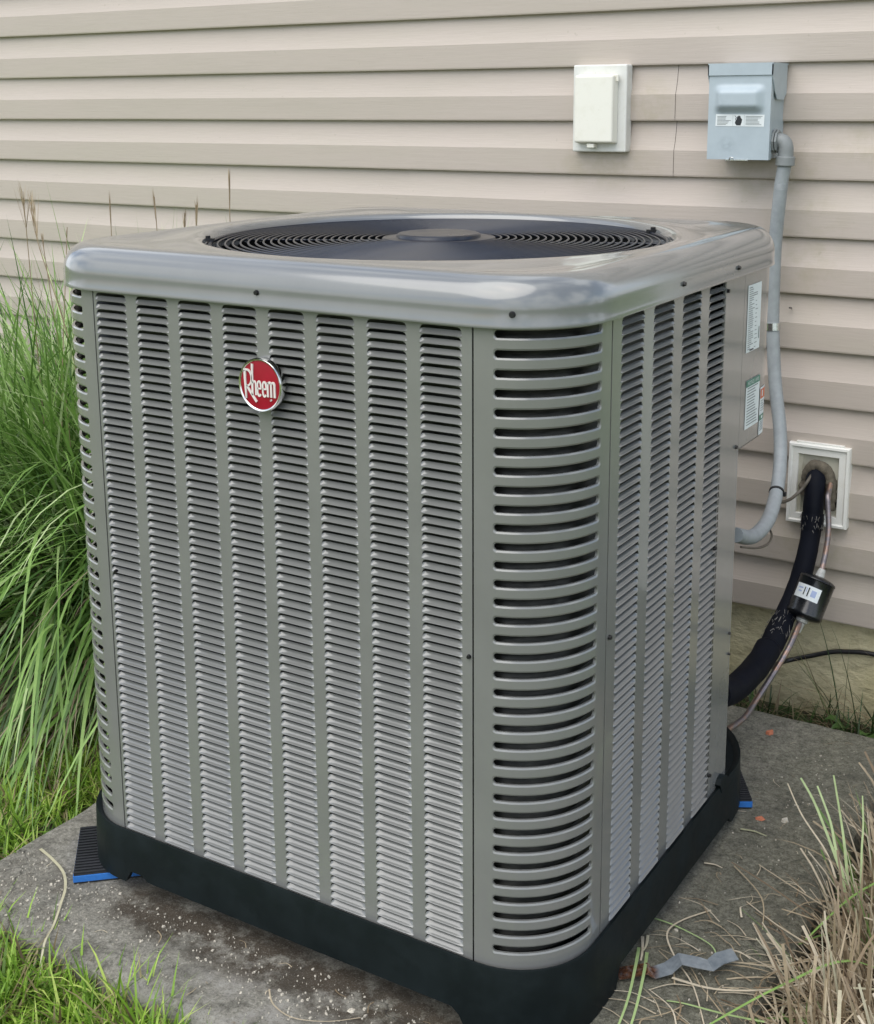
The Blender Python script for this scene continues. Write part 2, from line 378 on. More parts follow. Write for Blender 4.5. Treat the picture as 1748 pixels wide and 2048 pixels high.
# resample the perimeter finely so the edge can be chipped
per = []
for i in range(len(ex)):
    a, c = ex[i], ex[(i+1) % len(ex)]; L = math.hypot(c[0]-a[0], c[1]-a[1]); k = max(1, int(L/.012))
    for j in range(k):
        t = j/k; per.append(tuple(a[q]+(c[q]-a[q])*t for q in range(4)))
prof = [(.0, -.10), (.0, -.022), (-.004, -.008), (-.014, -.0018), (-.034, 0.0)]
for d, z in prof:
    row = []
    for (x, y, nx, ny) in per:
        w = mnoise.noise(Vector((x*14, y*14, z*30)))*.006 + mnoise.noise(Vector((x*60, y*60, z*50)))*.002
        k = 0 if d == -.034 else 1
        row.append((x+nx*(d+w*k), y+ny*(d+w*k), z))
    rows.append(row)
for f_ in (.80, .4):
    rows.append([(.03+(x-.03)*f_, .045+(y-.045)*f_, 0) for x, y, z in rows[4]])
b.grid(rows, True); nl = len(per)
b.add(rows[-1]+[(.03, .045, 0)], [(i, (i+1) % nl, nl) for i in range(nl)])
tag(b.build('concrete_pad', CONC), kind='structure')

# ================================================================ house wall
WY = .843; PITCH = .1143; WZ0 = 1.418
house = thing('house_wall', 'beige vinyl lap-siding house wall over a khaki stucco foundation', 'wall')
def course_rows(x0, x1, ztop, proud=0.0, seed=0):
    # profile of one dutch-lap course from under the butt above down to its own butt
    prof = [(.0140, .006), (.0132, -.002), (.0096, -.026), (.0054, -.045), (.0003, -.0594), (0, -.0598), (0, -.085), (.0003, -.1105), (.0010, -.1135), (.0028, -.1146), (.0180, -.1146)]
    n = max(2, int((x1-x0)/.08)); xs = [x0+(x1-x0)*i/n for i in range(n+1)]; rows = []
    for d, z in prof:
        rows.append([(x, WY+d-proud+.0009*mnoise.noise(Vector((x*1.7, ztop*9, 3)))+0.0006*math.sin(x*5+ztop*40), ztop+z+.0016*mnoise.noise(Vector((x*1.1, ztop*7, 8)))) for x in xs])
    return rows
XL, XR = -4.2, .83
def board(x0, x1, ztop, proud=0):
    b = MB(); b.grid(course_rows(x0, x1, ztop, proud)); b.build('siding_board', SIDING, house, smooth=9)
for k in range(-10, 11):
    zt = WZ0 - k*PITCH                        # bottom of the lap above this course
    if k in (1, 2): board(XL, .0590, zt, .0012); board(.0594, XR, zt)
    elif k in (3, 4): board(XL, -.6094, zt); board(-.6087, XR, zt, .0014)
    elif k in (-4, -3): board(XL, -1.3, zt, .0015); board(-1.302, XR, zt)
    else: board(XL, XR, zt)
b = MB(); b.box(XL, XR-.006, .875, 1.0, -.25, .18); b.build('foundation', STUCCO, house)
b = MB(); b.box(XL, XR-.004, .868, 1.0, .165, 2.56); b.build('sheathing', DARK, house)
b = MB(); b.box(XR-.01, XR+.055, .828, 1.0, .155, 2.56); b.build('corner_post', PLATE, house, bevel=.003)

# ================================================================ air conditioner
ac = thing('air_conditioner', 'large grey louvered outdoor air conditioner unit with black base and top fan grille', 'air conditioner')
H = .44; CR = .12; HB = .42
Z_TOP, Z_BOT = .972, .100
# ---- louver
LP = .01219; LZ0 = .9638; NL = 70; LW = .0604; CP = .0796; X0 = -.3141
def louver_mesh(w, p, v_=.45):
    b = MB(); us = [0, .0011, .0028, .0055, .012, w/2, w-.012, w-.0055, w-.0028, w-.0011, w]
    vt = [.62, .30, .12, .03, 0, 0, 0, .03, .12, .30, .62]
    df = [0, .35, .7, .93, 1, 1, 1, .93, .7, .35, 0]
    prof = [(v_, -.0058), (v_+(.67-v_)*.4, -.0046), (.67, -.0031), (.77, -.0018), (.85, -.0005), (.90, .0011), (.945, .0019), (.968, .0006)]
    cols = []; flat = []
    for u, v0, d in zip(us, vt, df):
        col = []
        for v, dep in prof:
            vv = v0 + (v-v_*(1-d))*(.965-v0)/(1-v_*(1-d)) if v < .965 else .965
            col.append((u, -dep*d if dep < 0 else -dep*(.25+.75*d), -vv*p))
        cols.append(col); flat.append((u, v0))
    # local axes: x along, y inward, z up
    rows = [[cols[i][j] for i in range(len(us))] for j in range(len(prof))]
    b.grid(rows)
    # plate left around the rounded upper corners and the sliver between two slots
    for i in range(len(us)-1):
        (u0, a0), (u1, a1) = flat[i], flat[i+1]
        if a0 > 0 or a1 > 0:
            b.add([(u0, 0, 0), (u1, 0, 0), (u1, 0, -a1*p), (u0, 0, -a0*p)], [(0, 1, 2, 3)])
            b.add([(u0, 0, -a0*p), (u1, 0, -a1*p), (u1, .0012, -a1*p), (u0, .0012, -a0*p)], [(0, 1, 2, 3)])
    zz = -.965*p; b.add([(0, 0, zz), (w, 0, zz), (w, 0, -p), (0, 0, -p)], [(0, 1, 2, 3)])
    b.add([(0, 0, -p), (w, 0, -p), (w, .0012, -p), (0, .0012, -p)], [(0, 1, 2, 3)])
    return b
LVS = louver_mesh(LW, LP, .58); LV = louver_mesh(LW, LP); LVM = LV.mesh('louver', PAINT, 55)
def louver_transform(face, y_or_x, z):
    if face == 'front': return Matrix.Translation((y_or_x, -H, z))
    if face == 'right': return Matrix.Translation((H, y_or_x, z)) @ Matrix.Rotation(R_(90), 4, 'Z')
    if face == 'left': return Matrix.Translation((-H, y_or_x, z)) @ Matrix.Rotation(R_(-90), 4, 'Z')
def panel(name, face, s0, s1, cols, cw, single, NLv=NL):
    """flat sheet from s0 to s1 with one tall opening per column; single = columns whose louvers are separate parts"""
    root = link(name, None, ac) if False else None
    T = (lambda s, d, z: (s, -H+d, z)) if face == 'front' else ((lambda s, d, z: (H-d, s, z)) if face == 'right' else (lambda s, d, z: (-H+d, s, z)))
    zb = LZ0-NLv*LP; b = MB()
    def q(a, c, z0, z1): b.add([T(a, 0, z0), T(c, 0, z0), T(c, 0, z1), T(a, 0, z1)], [(0, 1, 2, 3)])
    q(s0, s1, LZ0, Z_TOP); q(s0, s1, Z_BOT, zb)
    e = [s0]+[x for c in cols for x in (c, c+cw)]+[s1]
    for i in range(0, len(e), 2): q(e[i], e[i+1], zb, LZ0)
    for s in (s0, s1): b.add([T(s, 0, Z_BOT), T(s, .0014, Z_BOT), T(s, .0014, Z_TOP), T(s, 0, Z_TOP)], [(0, 1, 2, 3)])
    for c in cols:
        for s in (c, c+cw): b.add([T(s, 0, zb), T(s, .0012, zb), T(s, .0012, LZ0), T(s, 0, LZ0)], [(0, 1, 2, 3)])
    p = b.build(name, PAINT, ac)
    rest = MB()
    for ci, c in enumerate(cols):
        for k in range(NLv):
            z = LZ0-k*LP; M = louver_transform(face, c if face != 'left' else c+cw, z) @ Matrix.Diagonal((cw/LW, 1, 1, 1))
            if ci in single:
                o = link('louver', LVM, p); o.matrix_local = M
            else:
                src = LVS if face == 'right' else LV; rest.add([M @ Vector(v) for v in src.v], src.f)
    if rest.v:
        o = rest.build('louvers', PAINT, p, smooth=55); tag(o, kind='stuff')
    return p
front = panel('front_louver_panel', 'front', -.3180, .3178, [X0+i*CP for i in range(8)], LW, {4, 5, 6, 7})
YR0 = -.2731; CPR = .1045
rp = panel('side_louver_panel', 'right', -.3000, .1085, [YR0+i*CPR for i in range(4)], .0735, set())
lp = panel('side_louver_panel', 'left', -.3000, .3000, [-.2731+i*.0793 for i in range(7)], LW, set())
# ---- rounded slotted corners
def corner_mesh():
    SZ0, SP, SH, NS = .9640, .02425, .0099, 35
    L = math.pi/2*CR + .0165; s0, s1 = .0255, .1795; hh = SH/2
    samp = [s0+hh*(1-math.cos(a)) for a in (0, .45, .8, 1.15, math.pi/2)]; mid = list(np.linspace(s0+hh, s1-hh, 15))[1:-1]
    samp2 = [s1-hh*(1-math.cos(a)) for a in (math.pi/2, 1.2, .9, .5, 0)]
    S = samp+mid+samp2
    def hgt(s):
        d = min(s-s0, s1-s); return hh if d >= hh else math.sqrt(max(0, hh*hh-(hh-d)**2))
    def P(s, dep, z):
        a = min(s/CR, math.pi/2); ext = max(0, s-math.pi/2*CR); r = CR-dep
        return (H-CR+r*math.sin(a), -H+CR-r*math.cos(a)+ext, z)
    b = MB(); zc = [SZ0-hh-k*SP for k in range(NS)]
    out = [.0002, .009, .018]; outr = [s1+.006, math.pi/2*CR, L]
    cols = [(s, None) for s in out]+[(s, hgt(s)) for s in S]+[(s, None) for s in outr]
    bev = .0021
    def colz(s, h):
        z = [Z_TOP]
        for c in zc:
            hv = 0 if h is None else (h+bev if h > 0 else 0)
            z += [c+hv, c-hv]
        return z+[Z_BOT]
    C = [[P(s, 0, z) for z in colz(s, h)] for s, h in cols]; m = len(C[0]); vs = [p for c in C for p in c]; fs = []
    for i in range(len(C)-1):
        for j in range(0, m-1, 2): fs.append((i*m+j, (i+1)*m+j, (i+1)*m+j+1, i*m+j+1))
    b.add(vs, fs)
    for c in zc:      # bevelled and folded rim of every slot
        o1 = [(s, c+(hgt(s)+bev if hgt(s) > 0 else 0)) for s in S]+[(s, c-(hgt(s)+bev if hgt(s) > 0 else 0)) for s in S[::-1]][1:-1]
        o2 = [(s, c+hgt(s)*.98) for s in S]+[(s, c-hgt(s)*.98) for s in S[::-1]][1:-1]
        sh = lambda s: s+(.0012 if s < s0+hh*.6 else (-.0012 if s > s1-hh*.6 else 0))
        rows = [[P(s, 0, z) for s, z in o1], [P(sh(s), .0012, z) for s, z in o2], [P(sh(s), .0045, z) for s, z in o2]]
        b.grid(rows, True)
    for s in (.0002, L): b.add([P(s, 0, Z_BOT), P(s, .0014, Z_BOT), P(s, .0014, Z_TOP), P(s, 0, Z_TOP)], [(0, 1, 2, 3)])
    return b
cb = corner_mesh(); cme = cb.mesh('corner_grille', PAINT, 35)
o = link('corner_grille', cme, ac)
mir = MB(); mir.v = [(-x, y, z) for x, y, z in cb.v]; mir.f = [f[::-1] for f in cb.f]; mir.mi = cb.mi; mme = mir.mesh('corner_grille', PAINT, 35)
o = link('corner_grille', mme, ac)
bk = MB(); bk.v = [(-x, -y-(H-HB), z) for x, y, z in cb.v]; bk.f = cb.f; bk.mi = cb.mi
link('corner_grille', bk.mesh('corner_grille', PAINT, 35), ac)
# ---- post, control compartment and back
b = MB()
poly = [(H, .1105), (H, .1990), (H-.014, .1990), (H-.014, .1955), (H-.004, .1955), (H-.004, .1105)]
b.prism([(x, y) for x, y in poly], 2, .105, .6800); b.build('service_post', PAINT, ac)
b = MB()
b.prism([(H+.0006, .1105), (H+.0006, .1965), (H-.004, .1965), (H-.004, .1105)], 2, .6803, Z_TOP); b.build('service_post_top', PAINT, ac)
ctl = MB(); path = [(H+.0002, .1985)]+[(H-CR+CR*math.cos(a), HB-CR+CR*math.sin(a)) for a in np.linspace(0, math.pi/2, 12)]+[(.05, HB)]
inner = [(x-.006 if i < 9 else x, y if i < 4 else y-.006) for i, (x, y) in enumerate(path)]
ctl.prism(path+inner[::-1], 2, .682, Z_TOP)
ctl.prism(path, 2, .682, .684)
cbox = ctl.build('control_box_cover', PAINT, ac, smooth=30)
b = MB(); b.box(.05, .056, .12, HB-.006, .684, .97); b.prism([(H-.014, .1955), (.23, HB-.01), (.225, HB-.015), (H-.02, .19)], 2, .105, .68); b.build('valve_recess_plate', PAINT, ac)
b = MB(); b.box(-.32, .05, HB-.002, HB, .105, .97); b.build('back_panel', PAINT, ac)
# service valves in the recess
# ---- coil
b = MB(); rows = []
zz = .11
ci = rounded_rect(-H+.028, H-.028, -H+.028, HB-.028, [CR-.026, .20, CR-.026, CR-.026], 8)
while zz < .965:
    for dz, dd in ((0, 0), (.006, .0035), (.012, 0), (.018, -.002)):
        rows.append([(x+nx*dd, y+ny*dd, zz+dz) for x, y, nx, ny in ci])
    zz += .02425
b.grid(rows, True); b.add([(x, y, .112) for x, y, _, _ in ci], [tuple(range(len(ci)))])
b.build('condenser_coil', COIL, ac, smooth=60)
# ---- black base
def base_z(x, y, e):
    if y < -e+.03 and abs(x) < .31:                # front edge
        if x < -.275: return .042 if x > -.303 else .02
        return .034 if x < .295 else .025
    if x > e-.03 and -.26 < y < .20: return .034
    if x < -e+.03 and -.26 < y < .2: return .034
    return .021 if not (x > .15 and y < -.25) and not (x < -.15 and y > .15) else .0015
b = MB(); EB = .448; rows = []
per = []
bp = rounded_rect(-EB, EB, -EB, HB+.004, [.122, .20, .122, .122], 12)
for i in range(len(bp)):
    a, c = bp[i], bp[(i+1) % len(bp)]; L = math.hypot(c[0]-a[0], c[1]-a[1]); k = max(1, int(L/.012))
    for j in range(k):
        t = j/k; per.append(tuple(a[q]+(c[q]-a[q])*t for q in range(4)))
for d, z in ((-.012, .104), (-.0035, .1115), (-.0008, .1120), (0, .1095), (.0015, .06), (.002, None), (-.006, None), (-.006, .10)):
    rows.append([(x+nx*d, y+ny*d, base_z(x, y, EB) if z is None else z) for x, y, nx, ny in per])
b.grid(rows, True)
b.add([(x-nx*.012, y-ny*.012, .104) for x, y, nx, ny in per], [tuple(range(len(per)))])
bs = b.build('base_pan', BASEPL, ac, smooth=40)
b = MB(); b.prism([(.205, .100), (.160, .100), (.150, .118), (.158, .125), (.172, .128), (.182, .122)], 0, EB-.012, EB+.0015); b.build('base_clip', BASEPL, ac)
# ---- lid
LE, LR = .4475, .128; ZRIM = 1.0275
NA = 192
outl = []
def outline(ang):
    # support point of rounded square along direction ang (centre to boundary)
    dx, dy = math.cos(ang), math.sin(ang); x0, x1, y0, y1 = -LE, LE, -LE, HB+.006
    t = min((x1/dx if dx > 1e-9 else (x0/dx if dx < -1e-9 else 9)), (y1/dy if dy > 1e-9 else (y0/dy if dy < -1e-9 else 9)))
    cx = (x1-LR) if dx > 0 else (x0+LR); cy = (y1-LR) if dy > 0 else (y0+LR)
    px, py = dx*t, dy*t
    if abs(px) > abs(cx) and abs(py) > abs(cy):
        bq = dx*cx+dy*cy; cq = cx*cx+cy*cy-LR*LR; t = bq+math.sqrt(max(0, bq*bq-cq)); px, py = dx*t, dy*t
        return px, py, (px-cx)/LR, (py-cy)/LR
    if abs(px) > abs(cx) and abs(abs(px)-abs(x1 if dx > 0 else x0)) < 1e-6: return px, py, math.copysign(1, px), 0
    return px, py, 0, math.copysign(1, py)
OC = (0, -.0)
rows = [[] for _ in range(22)]
b = MB()
angs = sorted(set([2*math.pi*i/NA for i in range(NA)]))
ORF = .372
for a in angs:
    x, y, nx, ny = outline(a); c, s = math.cos(a), math.sin(a); col = []
    for r, z in ((ORF-.007, .985), (ORF-.006, 1.010), (ORF-.003, 1.0185), (ORF+.001, 1.0238), (ORF+.006, 1.0265), (ORF+.013, ZRIM)): col.append((r*c, r*s, z))
    BV = .037
    ix, iy = x-nx*BV, y-ny*BV; ri = math.hypot(ix, iy); r0 = ORF+.013
    RI = ri
    def drop(r):
        t = max(0, min(1, (r-.390)/max(.015, RI-.390))); return ZRIM+.0012*t-.0055*math.sin(math.pi*t)**2*min(1, (RI-.385)/.12)
    if ri < r0+.002:
        ix, iy = (r0+.002)*c, (r0+.002)*s; ri = r0+.002
    for k in range(1, 5):
        t = k/5; px, py = r0*c+(ix-r0*c)*t, r0*s+(iy-r0*s)*t; col.append((px, py, drop(math.hypot(px, py))))
    zi = drop(ri); zs = .988
    bx, by = x-ix, y-iy
    for k in range(0, 9):
        g = math.pi/2*k/8; col.append((ix+bx*math.sin(g), iy+by*math.sin(g), zi-(zi-zs)*(1-math.cos(g))))
    col.append((x, y, .9720)); col.append((x+nx*.0012, y+ny*.0012, .9690)); col.append((x+nx*.0008, y+ny*.0008, .9668)); col.append((x-nx*.003, y-ny*.003, .9668)); 
    for j, p in enumerate(col):
        if j >= len(rows): rows.append([])
        rows[j].append(p)
rows = [r for r in rows if r]
b.grid(rows, True)
lid = b.build('lid', LIDP, ac, smooth=50)
for m_ in ():
    pass
# ---- fan grille
gz = 1.0155
NR = 24
for k in range(NR):
    r = .088+(.3610-.088)*k/(NR-1); z = gz+.0035*(1-(r/.36)**2); w = .0017 if k < NR-1 else .0028
    n = 72
    pts = [(r*math.cos(2*math.pi*i/n), r*math.sin(2*math.pi*i/n), z) for i in range(n)]
    g = MB(); sec = 6; rws = []
    for j in range(sec):
        q = 2*math.pi*j/sec; rws.append([((r+w*math.cos(q))*math.cos(2*math.pi*i/n), (r+w*math.cos(q))*math.sin(2*math.pi*i/n), z+w*math.sin(q)) for i in range(n)])
    rws.append(rws[0]); g.grid(rws, True); g.build('grille_ring', WIRE, ac, smooth=80)
for k in range(8):
    a = math.pi/8+k*math.pi/4; g = MB(); g.tube([(.07*math.cos(a), .07*math.sin(a), gz-.003), (.369*math.cos(a), .369*math.sin(a), gz-.003)], .0022, 6)
    g.build('grille_spoke', WIRE, ac, smooth=80)
def disc(b, prof, n=64, cx=0, cy=0):
    rws = [[(cx+r*math.cos(2*math.pi*i/n), cy+r*math.sin(2*math.pi*i/n), z) for i in range(n)] for r, z in prof]
    b.grid(rws, True); b.add(rws[-1], [tuple(range(n))]); return b
disc(MB(), [(.090, gz-.004), (.092, gz+.001), (.090, gz+.004), (.068, gz+.0055), (.0665, gz+.0095), (.063, gz+.0112)]).build('grille_hub', WIRE, ac, smooth=40)
for a in (214.2, 45, 300):
    g = MB(); c, s = math.cos(R_(a)), math.sin(R_(a)); M = Matrix.Translation((.366*c, .366*s, gz+.003)) @ Matrix.Rotation(R_(a), 4, 'Z')
    t = MB(); t.box(-.010, .005, -.005, .005, -.002, .003); t.tube([(0, 0, .003), (0, 0, .007)], .0042, 6)
    g.add([M @ Vector(v) for v in t.v], t.f); g.build('grille_clip', SCREW, ac)
# orifice wall, motor and fan blades under the grille
g = MB(); n = 64; rws = [[(r*math.cos(2*math.pi*i/n), r*math.sin(2*math.pi*i/n), z) for i in range(n)] for r, z in ((.3705, 1.0135), (.3670, 1.010), (.3650, .99), (.365, .90), (.372, .885))]
g.grid(rws, True); g.build('fan_orifice', DARK, ac, smooth=60)
g = MB(); disc(g, [(.075, .84), (.08, .85), (.08, .955), (.07, .965)], 32); g.build('fan_motor', DARK, ac, smooth=40)
for k in range(3):
    g = MB(); rws = []
    for i in range(9):
        r = .06+.285*i/8; row = []
        for j in range(7):
            t = (j/6-.5); ang = t*(.9-.25*i/8)+k*2*math.pi/3+.5; row.append((r*math.cos(ang), r*math.sin(ang), .945+t*.055+.01*math.sin(j/6*3.14)))
        rws.append(row)
    g.grid(rws); o = g.build('fan_blade', DARK, ac, smooth=60); md = o.modifiers.new('s', 'SOLIDIFY'); md.thickness = .0025
# ---- screws
def screw(p, nrm, r=.0042):
    p = Vector(p); nrm = Vector(nrm).normalized(); a = nrm.orthogonal().normalized(); c = nrm.cross(a); g = MB(); n = 12
    r *= .8
    for (n_, rad, h0, h1) in ((12, r*1.25, -.001, .0010), (6, r, .0010, .0038)):
        vs = [p+nrm*h+(a*math.cos(2*math.pi*i/n_+.3)+c*math.sin(2*math.pi*i/n_+.3))*rad*(1 if h == h0 else .93) for h in (h0, h1) for i in range(n_)]
        g.add(vs, [tuple(range(n_)), tuple(range(2*n_-1, n_-1, -1))]+[(i, (i+1) % n_, n_+(i+1) % n_, n_+i) for i in range(n_)])
    g.build('screw', SCREW, ac)
k45 = .0
for x, z in ((-.0067, .9855),): screw((x, -LE, z), (0, -1, 0), .0040)
sx, sy, snx, sny = outline(math.atan2(-.4465+.006, .405)); screw((.372, -.4385, .9845), (.36, -.93, 0), .0042)
screw((-.4475, -.25, .985), (-1, 0, 0), .0042)
for x, z in ((-.3047, .5391), (.3135, .541)): screw((x, -H, z), (0, -1, 0), .0032)
for y, z in ((-.0846, .984), (.1414, .982)): screw((LE, y, z), (1, 0, 0), .0040)
for y, z in ((.1164, .949), (-.2935, .541), (.102, .5447), (.117, .150), (.183, .690)): screw((H+.0006, y, z), (1, 0, 0), .0036)
for y, z in ((.19, .335), (.188, .372)): screw((H, y, z), (1, 0, 0), .0026)
# ---- badge
EM = Vector((-.002, -.4505, .862)); ER = .0368
def ecirc(prof, n=56):
    g = MB(); rws = [[(EM.x+r*math.cos(2*math.pi*i/n), EM.y-d, EM.z+r*math.sin(2*math.pi*i/n)) for i in range(n)] for r, d in prof]; g.grid(rws, True); return g, rws[-1]
g, last = ecirc([(ER*.96, -.008), (ER, -.004), (ER, .0022), (ER*.965, .0040), (ER*.92, .0038), (ER*.90, .0024)]); badge = g.build('badge', CHROME, ac, smooth=60)
g, last = ecirc([(ER*.905, .0022), (ER*.6, .0032), (ER*.25, .0036)]); g.add(last, [tuple(range(56))]); g.build('badge_disc', RED, badge, smooth=60)
def stroke(g, pts, w, closed=False):
    P = [Vector((p[0], p[1])) for p in pts]; n = len(P); L = []; Rr = []
    for i, p in enumerate(P):
        a = P[i-1] if (i or closed) else p; c = P[(i+1) % n] if (i < n-1 or closed) else p
        t = (c-a).normalized(); nn = Vector((-t.y, t.x)); ww = w[i] if isinstance(w, list) else w
        L.append(p+nn*ww/2); Rr.append(p-nn*ww/2)
    def W(q, d=.0046): return (EM.x+q.x*ER*.9, EM.y-d, EM.z+q.y*ER*.9)
    rws = [[W(q, .0028) for q in L], [W(q) for q in L], [W(q) for q in Rr], [W(q, .0028) for q in Rr]]
    g.grid(rws, closed)
def arc(cx, cy, rx, ry, a0, a1, n=12): return [(cx+rx*math.cos(R_(a0+(a1-a0)*i/n)), cy+ry*math.sin(R_(a0+(a1-a0)*i/n))) for i in range(n+1)]
g = MB()
stroke(g, [(-.74, .56), (-.735, .2), (-.715, -.2), (-.70, -.60)], [.11, .10, .09, .05])
stroke(g, [(-.80, .52), (-.72, .60), (-.62, .585)]+arc(-.60, .26, .20, .32, 80, -75, 10)+[(-.66, -.08)], .075)
stroke(g, [(-.66, -.06), (-.45, -.34), (-.16, -.70)], [.09, .10, .10])
stroke(g, [(-.35, .86), (-.355, .3), (-.36, -.44)], .095)
stroke(g, [(-.33, .06)]+arc(-.255, .02, .075, .13, 140, 0, 6)+[(-.18, -.42)], .075)
for cx in (-.01, .26):
    stroke(g, [(cx-.085, -.13), (cx+.085, -.13), (cx+.085, -.02)]+arc(cx, -.02, .085, .19, 20, 180, 8)+[(cx-.085, -.25)]+arc(cx, -.25, .085, .19, 180, 330, 8), .072)
stroke(g, [(.43, .17), (.43, -.44)], .085)
stroke(g, [(.44, .10)]+arc(.52, .05, .08, .12, 140, 0, 6)+[(.60, -.44)], .085)
stroke(g, [(.61, .10)]+arc(.69, .05, .08, .12, 140, 0, 6)+[(.77, -.44)], .085)
stroke(g, arc(.57, -.56, .035, .035, 0, 330, 10), .012, True)
g.build('badge_lettering', LETTER, badge)
# ---- stickers on the control cover
def surf(y, off=.0008):
    # point on the control cover at arc position y (follows the rounded corner)
    if y <= HB-CR: return (H+.0002+off, y)
    a = (y-(HB-CR))/CR; return (H-CR+(CR+off)*math.cos(a), HB-CR+(CR+off)*math.sin(a))
def sticker(name, y0, y1, z0, z1, mats, draws):
    g = MB(); n = 6
    def strip(a, c, za, zb, off, mi):
        k = 4; g.grid([[(*surf(a+(c-a)*i/k, off), z) for i in range(k+1)] for z in (za, zb)], mi=mi)
    strip(y0, y1, z0, z1, .0006, 0)
    for (a, c, za, zb, mi) in draws: strip(y0+(y1-y0)*a, y0+(y1-y0)*c, z0+(z1-z0)*za, z0+(z1-z0)*zb, .0010, mi)
    return g.build(name, mats, cbox)
rnd = random.Random(3)
dr = []
for i in range(30):
    z = .965-i*.0315; bold = i in (3, 4)
    dr.append((.08, .08+rnd.uniform(.18, .42) if not bold else .7, z-.011, z, 1))
    if i % 2 and i > 5: dr.append((.58, .58+rnd.uniform(.08, .2), z-.010, z, 1))
dr += [(.88, .94, .15, .33, 1), (.25, .55, .012, .035, 2)]
sticker('rating_plate', .2135, .2790, .8365, .9450, [PAPER, INK, INKD], dr)
dr = [(0, 1, .865, 1, 3)]
for i in range(14):
    z = .84-i*.058; dr.append((.1, .1+rnd.uniform(.4, .78), z-.018, z, 1))
s2 = sticker('notice_sticker', .2220, .2900, .7088, .7895, [PAPER, INK, INKD, GREEN], dr)
v, f = text_faces('NOTICE / AVIS', .0088); g = MB()
g.add([(*surf(.256+x*.95, .0013), .7841+y*.95) for x, y, z in v], f); g.build('notice_lettering', PAPER, cbox)
dr = [(.05, .95, .76, .96, 3), (.2, .45, .80, .93, 0), (0, .9, .30, .42, 4), (.3, .6, .33, .39, 0)]
for i in range(5): dr.append((.15, .15+rnd.uniform(.4, .7), .70-i*.05, .712-i*.05, 1))
for i in range(6): dr.append((.1, .8, .26-i*.035, .272-i*.035, 1))
sticker('warning_sticker', .2950, .3290, .6845, .7655, [PAPER, INK, INKD, ORANGE, GREEN], dr)

# ================================================================ pads under the unit
def pad(label, C, e1, e2, S=.143):
    t = thing('vibration_pad', label, 'pad', 'rubber vibration pads under the unit')
    C = Vector((*C, 0)); e1 = Vector((*e1, 0)).normalized(); e2 = Vector((*e2, 0)).normalized()
    def T(a, c, z): p = C+e1*a+e2*c; return (p.x, p.y, z)
    def bx(g, a0, a1, c0, c1, z0, z1):
        t_ = MB(); t_.box(a0, a1, c0, c1, z0, z1); g.add([T(*v) for v in t_.v], t_.f)
    g = MB(); bx(g, 0, S, 0, S, .0035, .0145); g.build('foam_core', BLUE, t, bevel=.0006)
    g = MB(); bx(g, .001, S-.001, .001, S-.001, .0145, .0165); bx(g, .001, S-.001, .001, S-.001, .0006, .0035)
    n = 17
    for k in range(n):
        a = S*(k+.2)/n; bx(g, a, a+S/n*.5, .001, S-.001, .0165, .0205)
    g.build('ribbed_rubber', RUBBER, t, bevel=.0006)
pad('black ribbed pad with blue edge under the front left corner of the unit', (-.404, -.478), (-.67, .74), (.74, .67))
pad('black ribbed pad with blue edge at the back right, beside the dry grass', (.457, .306), (-.50, .866), (-.866, -.50), .13)

# ================================================================ outlet cover on the wall
t = thing('outlet_cover', 'cream white weatherproof outlet box with hinged lid on a mounting plate', 'outlet cover')
g = MB(); g.box(-.165, -.0405, .820, .85, 1.1245, 1.3068); g.build('mounting_plate', PLATE, t, bevel=.003)
def taper_box(x0, x1, y0, y1, z0, z1, tp):
    g = MB(); v = [(x0, y1, z0), (x1, y1, z0), (x1, y1, z1), (x0, y1, z1), (x0+tp, y0, z0+tp), (x1-tp, y0, z0+tp), (x1-tp, y0, z1-tp), (x0+tp, y0, z1-tp)]
    g.add(v, [(0, 1, 2, 3), (4, 5, 6, 7), (0, 1, 5, 4), (1, 2, 6, 5), (2, 3, 7, 6), (3, 0, 4, 7)]); return g
taper_box(-.153, -.0590, .796, .820, 1.142, 1.287, .003).build('hinged_lid', COVER, t, bevel=.004, bseg=3)
g = MB(); g.box(-.123, -.106, .802, .8195, 1.1335, 1.1425); g.build('latch_tab', COVER, t, bevel=.0015)
g = MB(); g.tube([(-.0575, .810, 1.272), (-.0575, .810, 1.284)], .0035, 10); g.build('hinge_pin', COVER, t, smooth=40)

# ================================================================ disconnect box
t = thing('disconnect_box', 'blue-grey metal electrical disconnect box with a warning label on the siding', 'electrical box')
x0, x1, ys, z0, z1 = .1648, .2905, .7535, 1.1165, 1.300
g = MB(); g.box(x0+.003, x1-.003, ys+.004, .85, z0+.002, z1-.002); body = g.build('box_body', BOXP, t, bevel=.0015)
# front cover with pressed bulge
g = MB(); nx, nz = 44, 60; rws = []
def bulge(x, z):
    def sm(a, lo, hi, w):
        d = min(a-lo, hi-a); tt = max(0, min(1, d/w)); return tt*tt*(3-2*tt)
    return .0145*sm(x, .1740, .2815, .020)*sm(z, 1.2045, 1.2625, .018)
for j in range(nz+1):
    z = z0+(1.2868-z0)*j/nz; rws.append([(x0+(x1-x0)*i/nx, ys-bulge(x0+(x1-x0)*i/nx, z), z) for i in range(nx+1)])
g.grid(rws)
g.add([(x0, ys, z0), (x1, ys, z0), (x1, ys+.006, z0), (x0, ys+.006, z0)], [(0, 1, 2, 3)])
g.add([(x1, ys, z0), (x1, ys, 1.2868), (x1, ys+.014, 1.2868), (x1, ys+.014, z0)], [(0, 1, 2, 3)])
g.add([(x0, ys, z0), (x0, ys, 1.2868), (x0, ys+.006, 1.2868), (x0, ys+.006, z0)], [(0, 1, 2, 3)])
g.build('front_cover', BOXP, t, smooth=50)
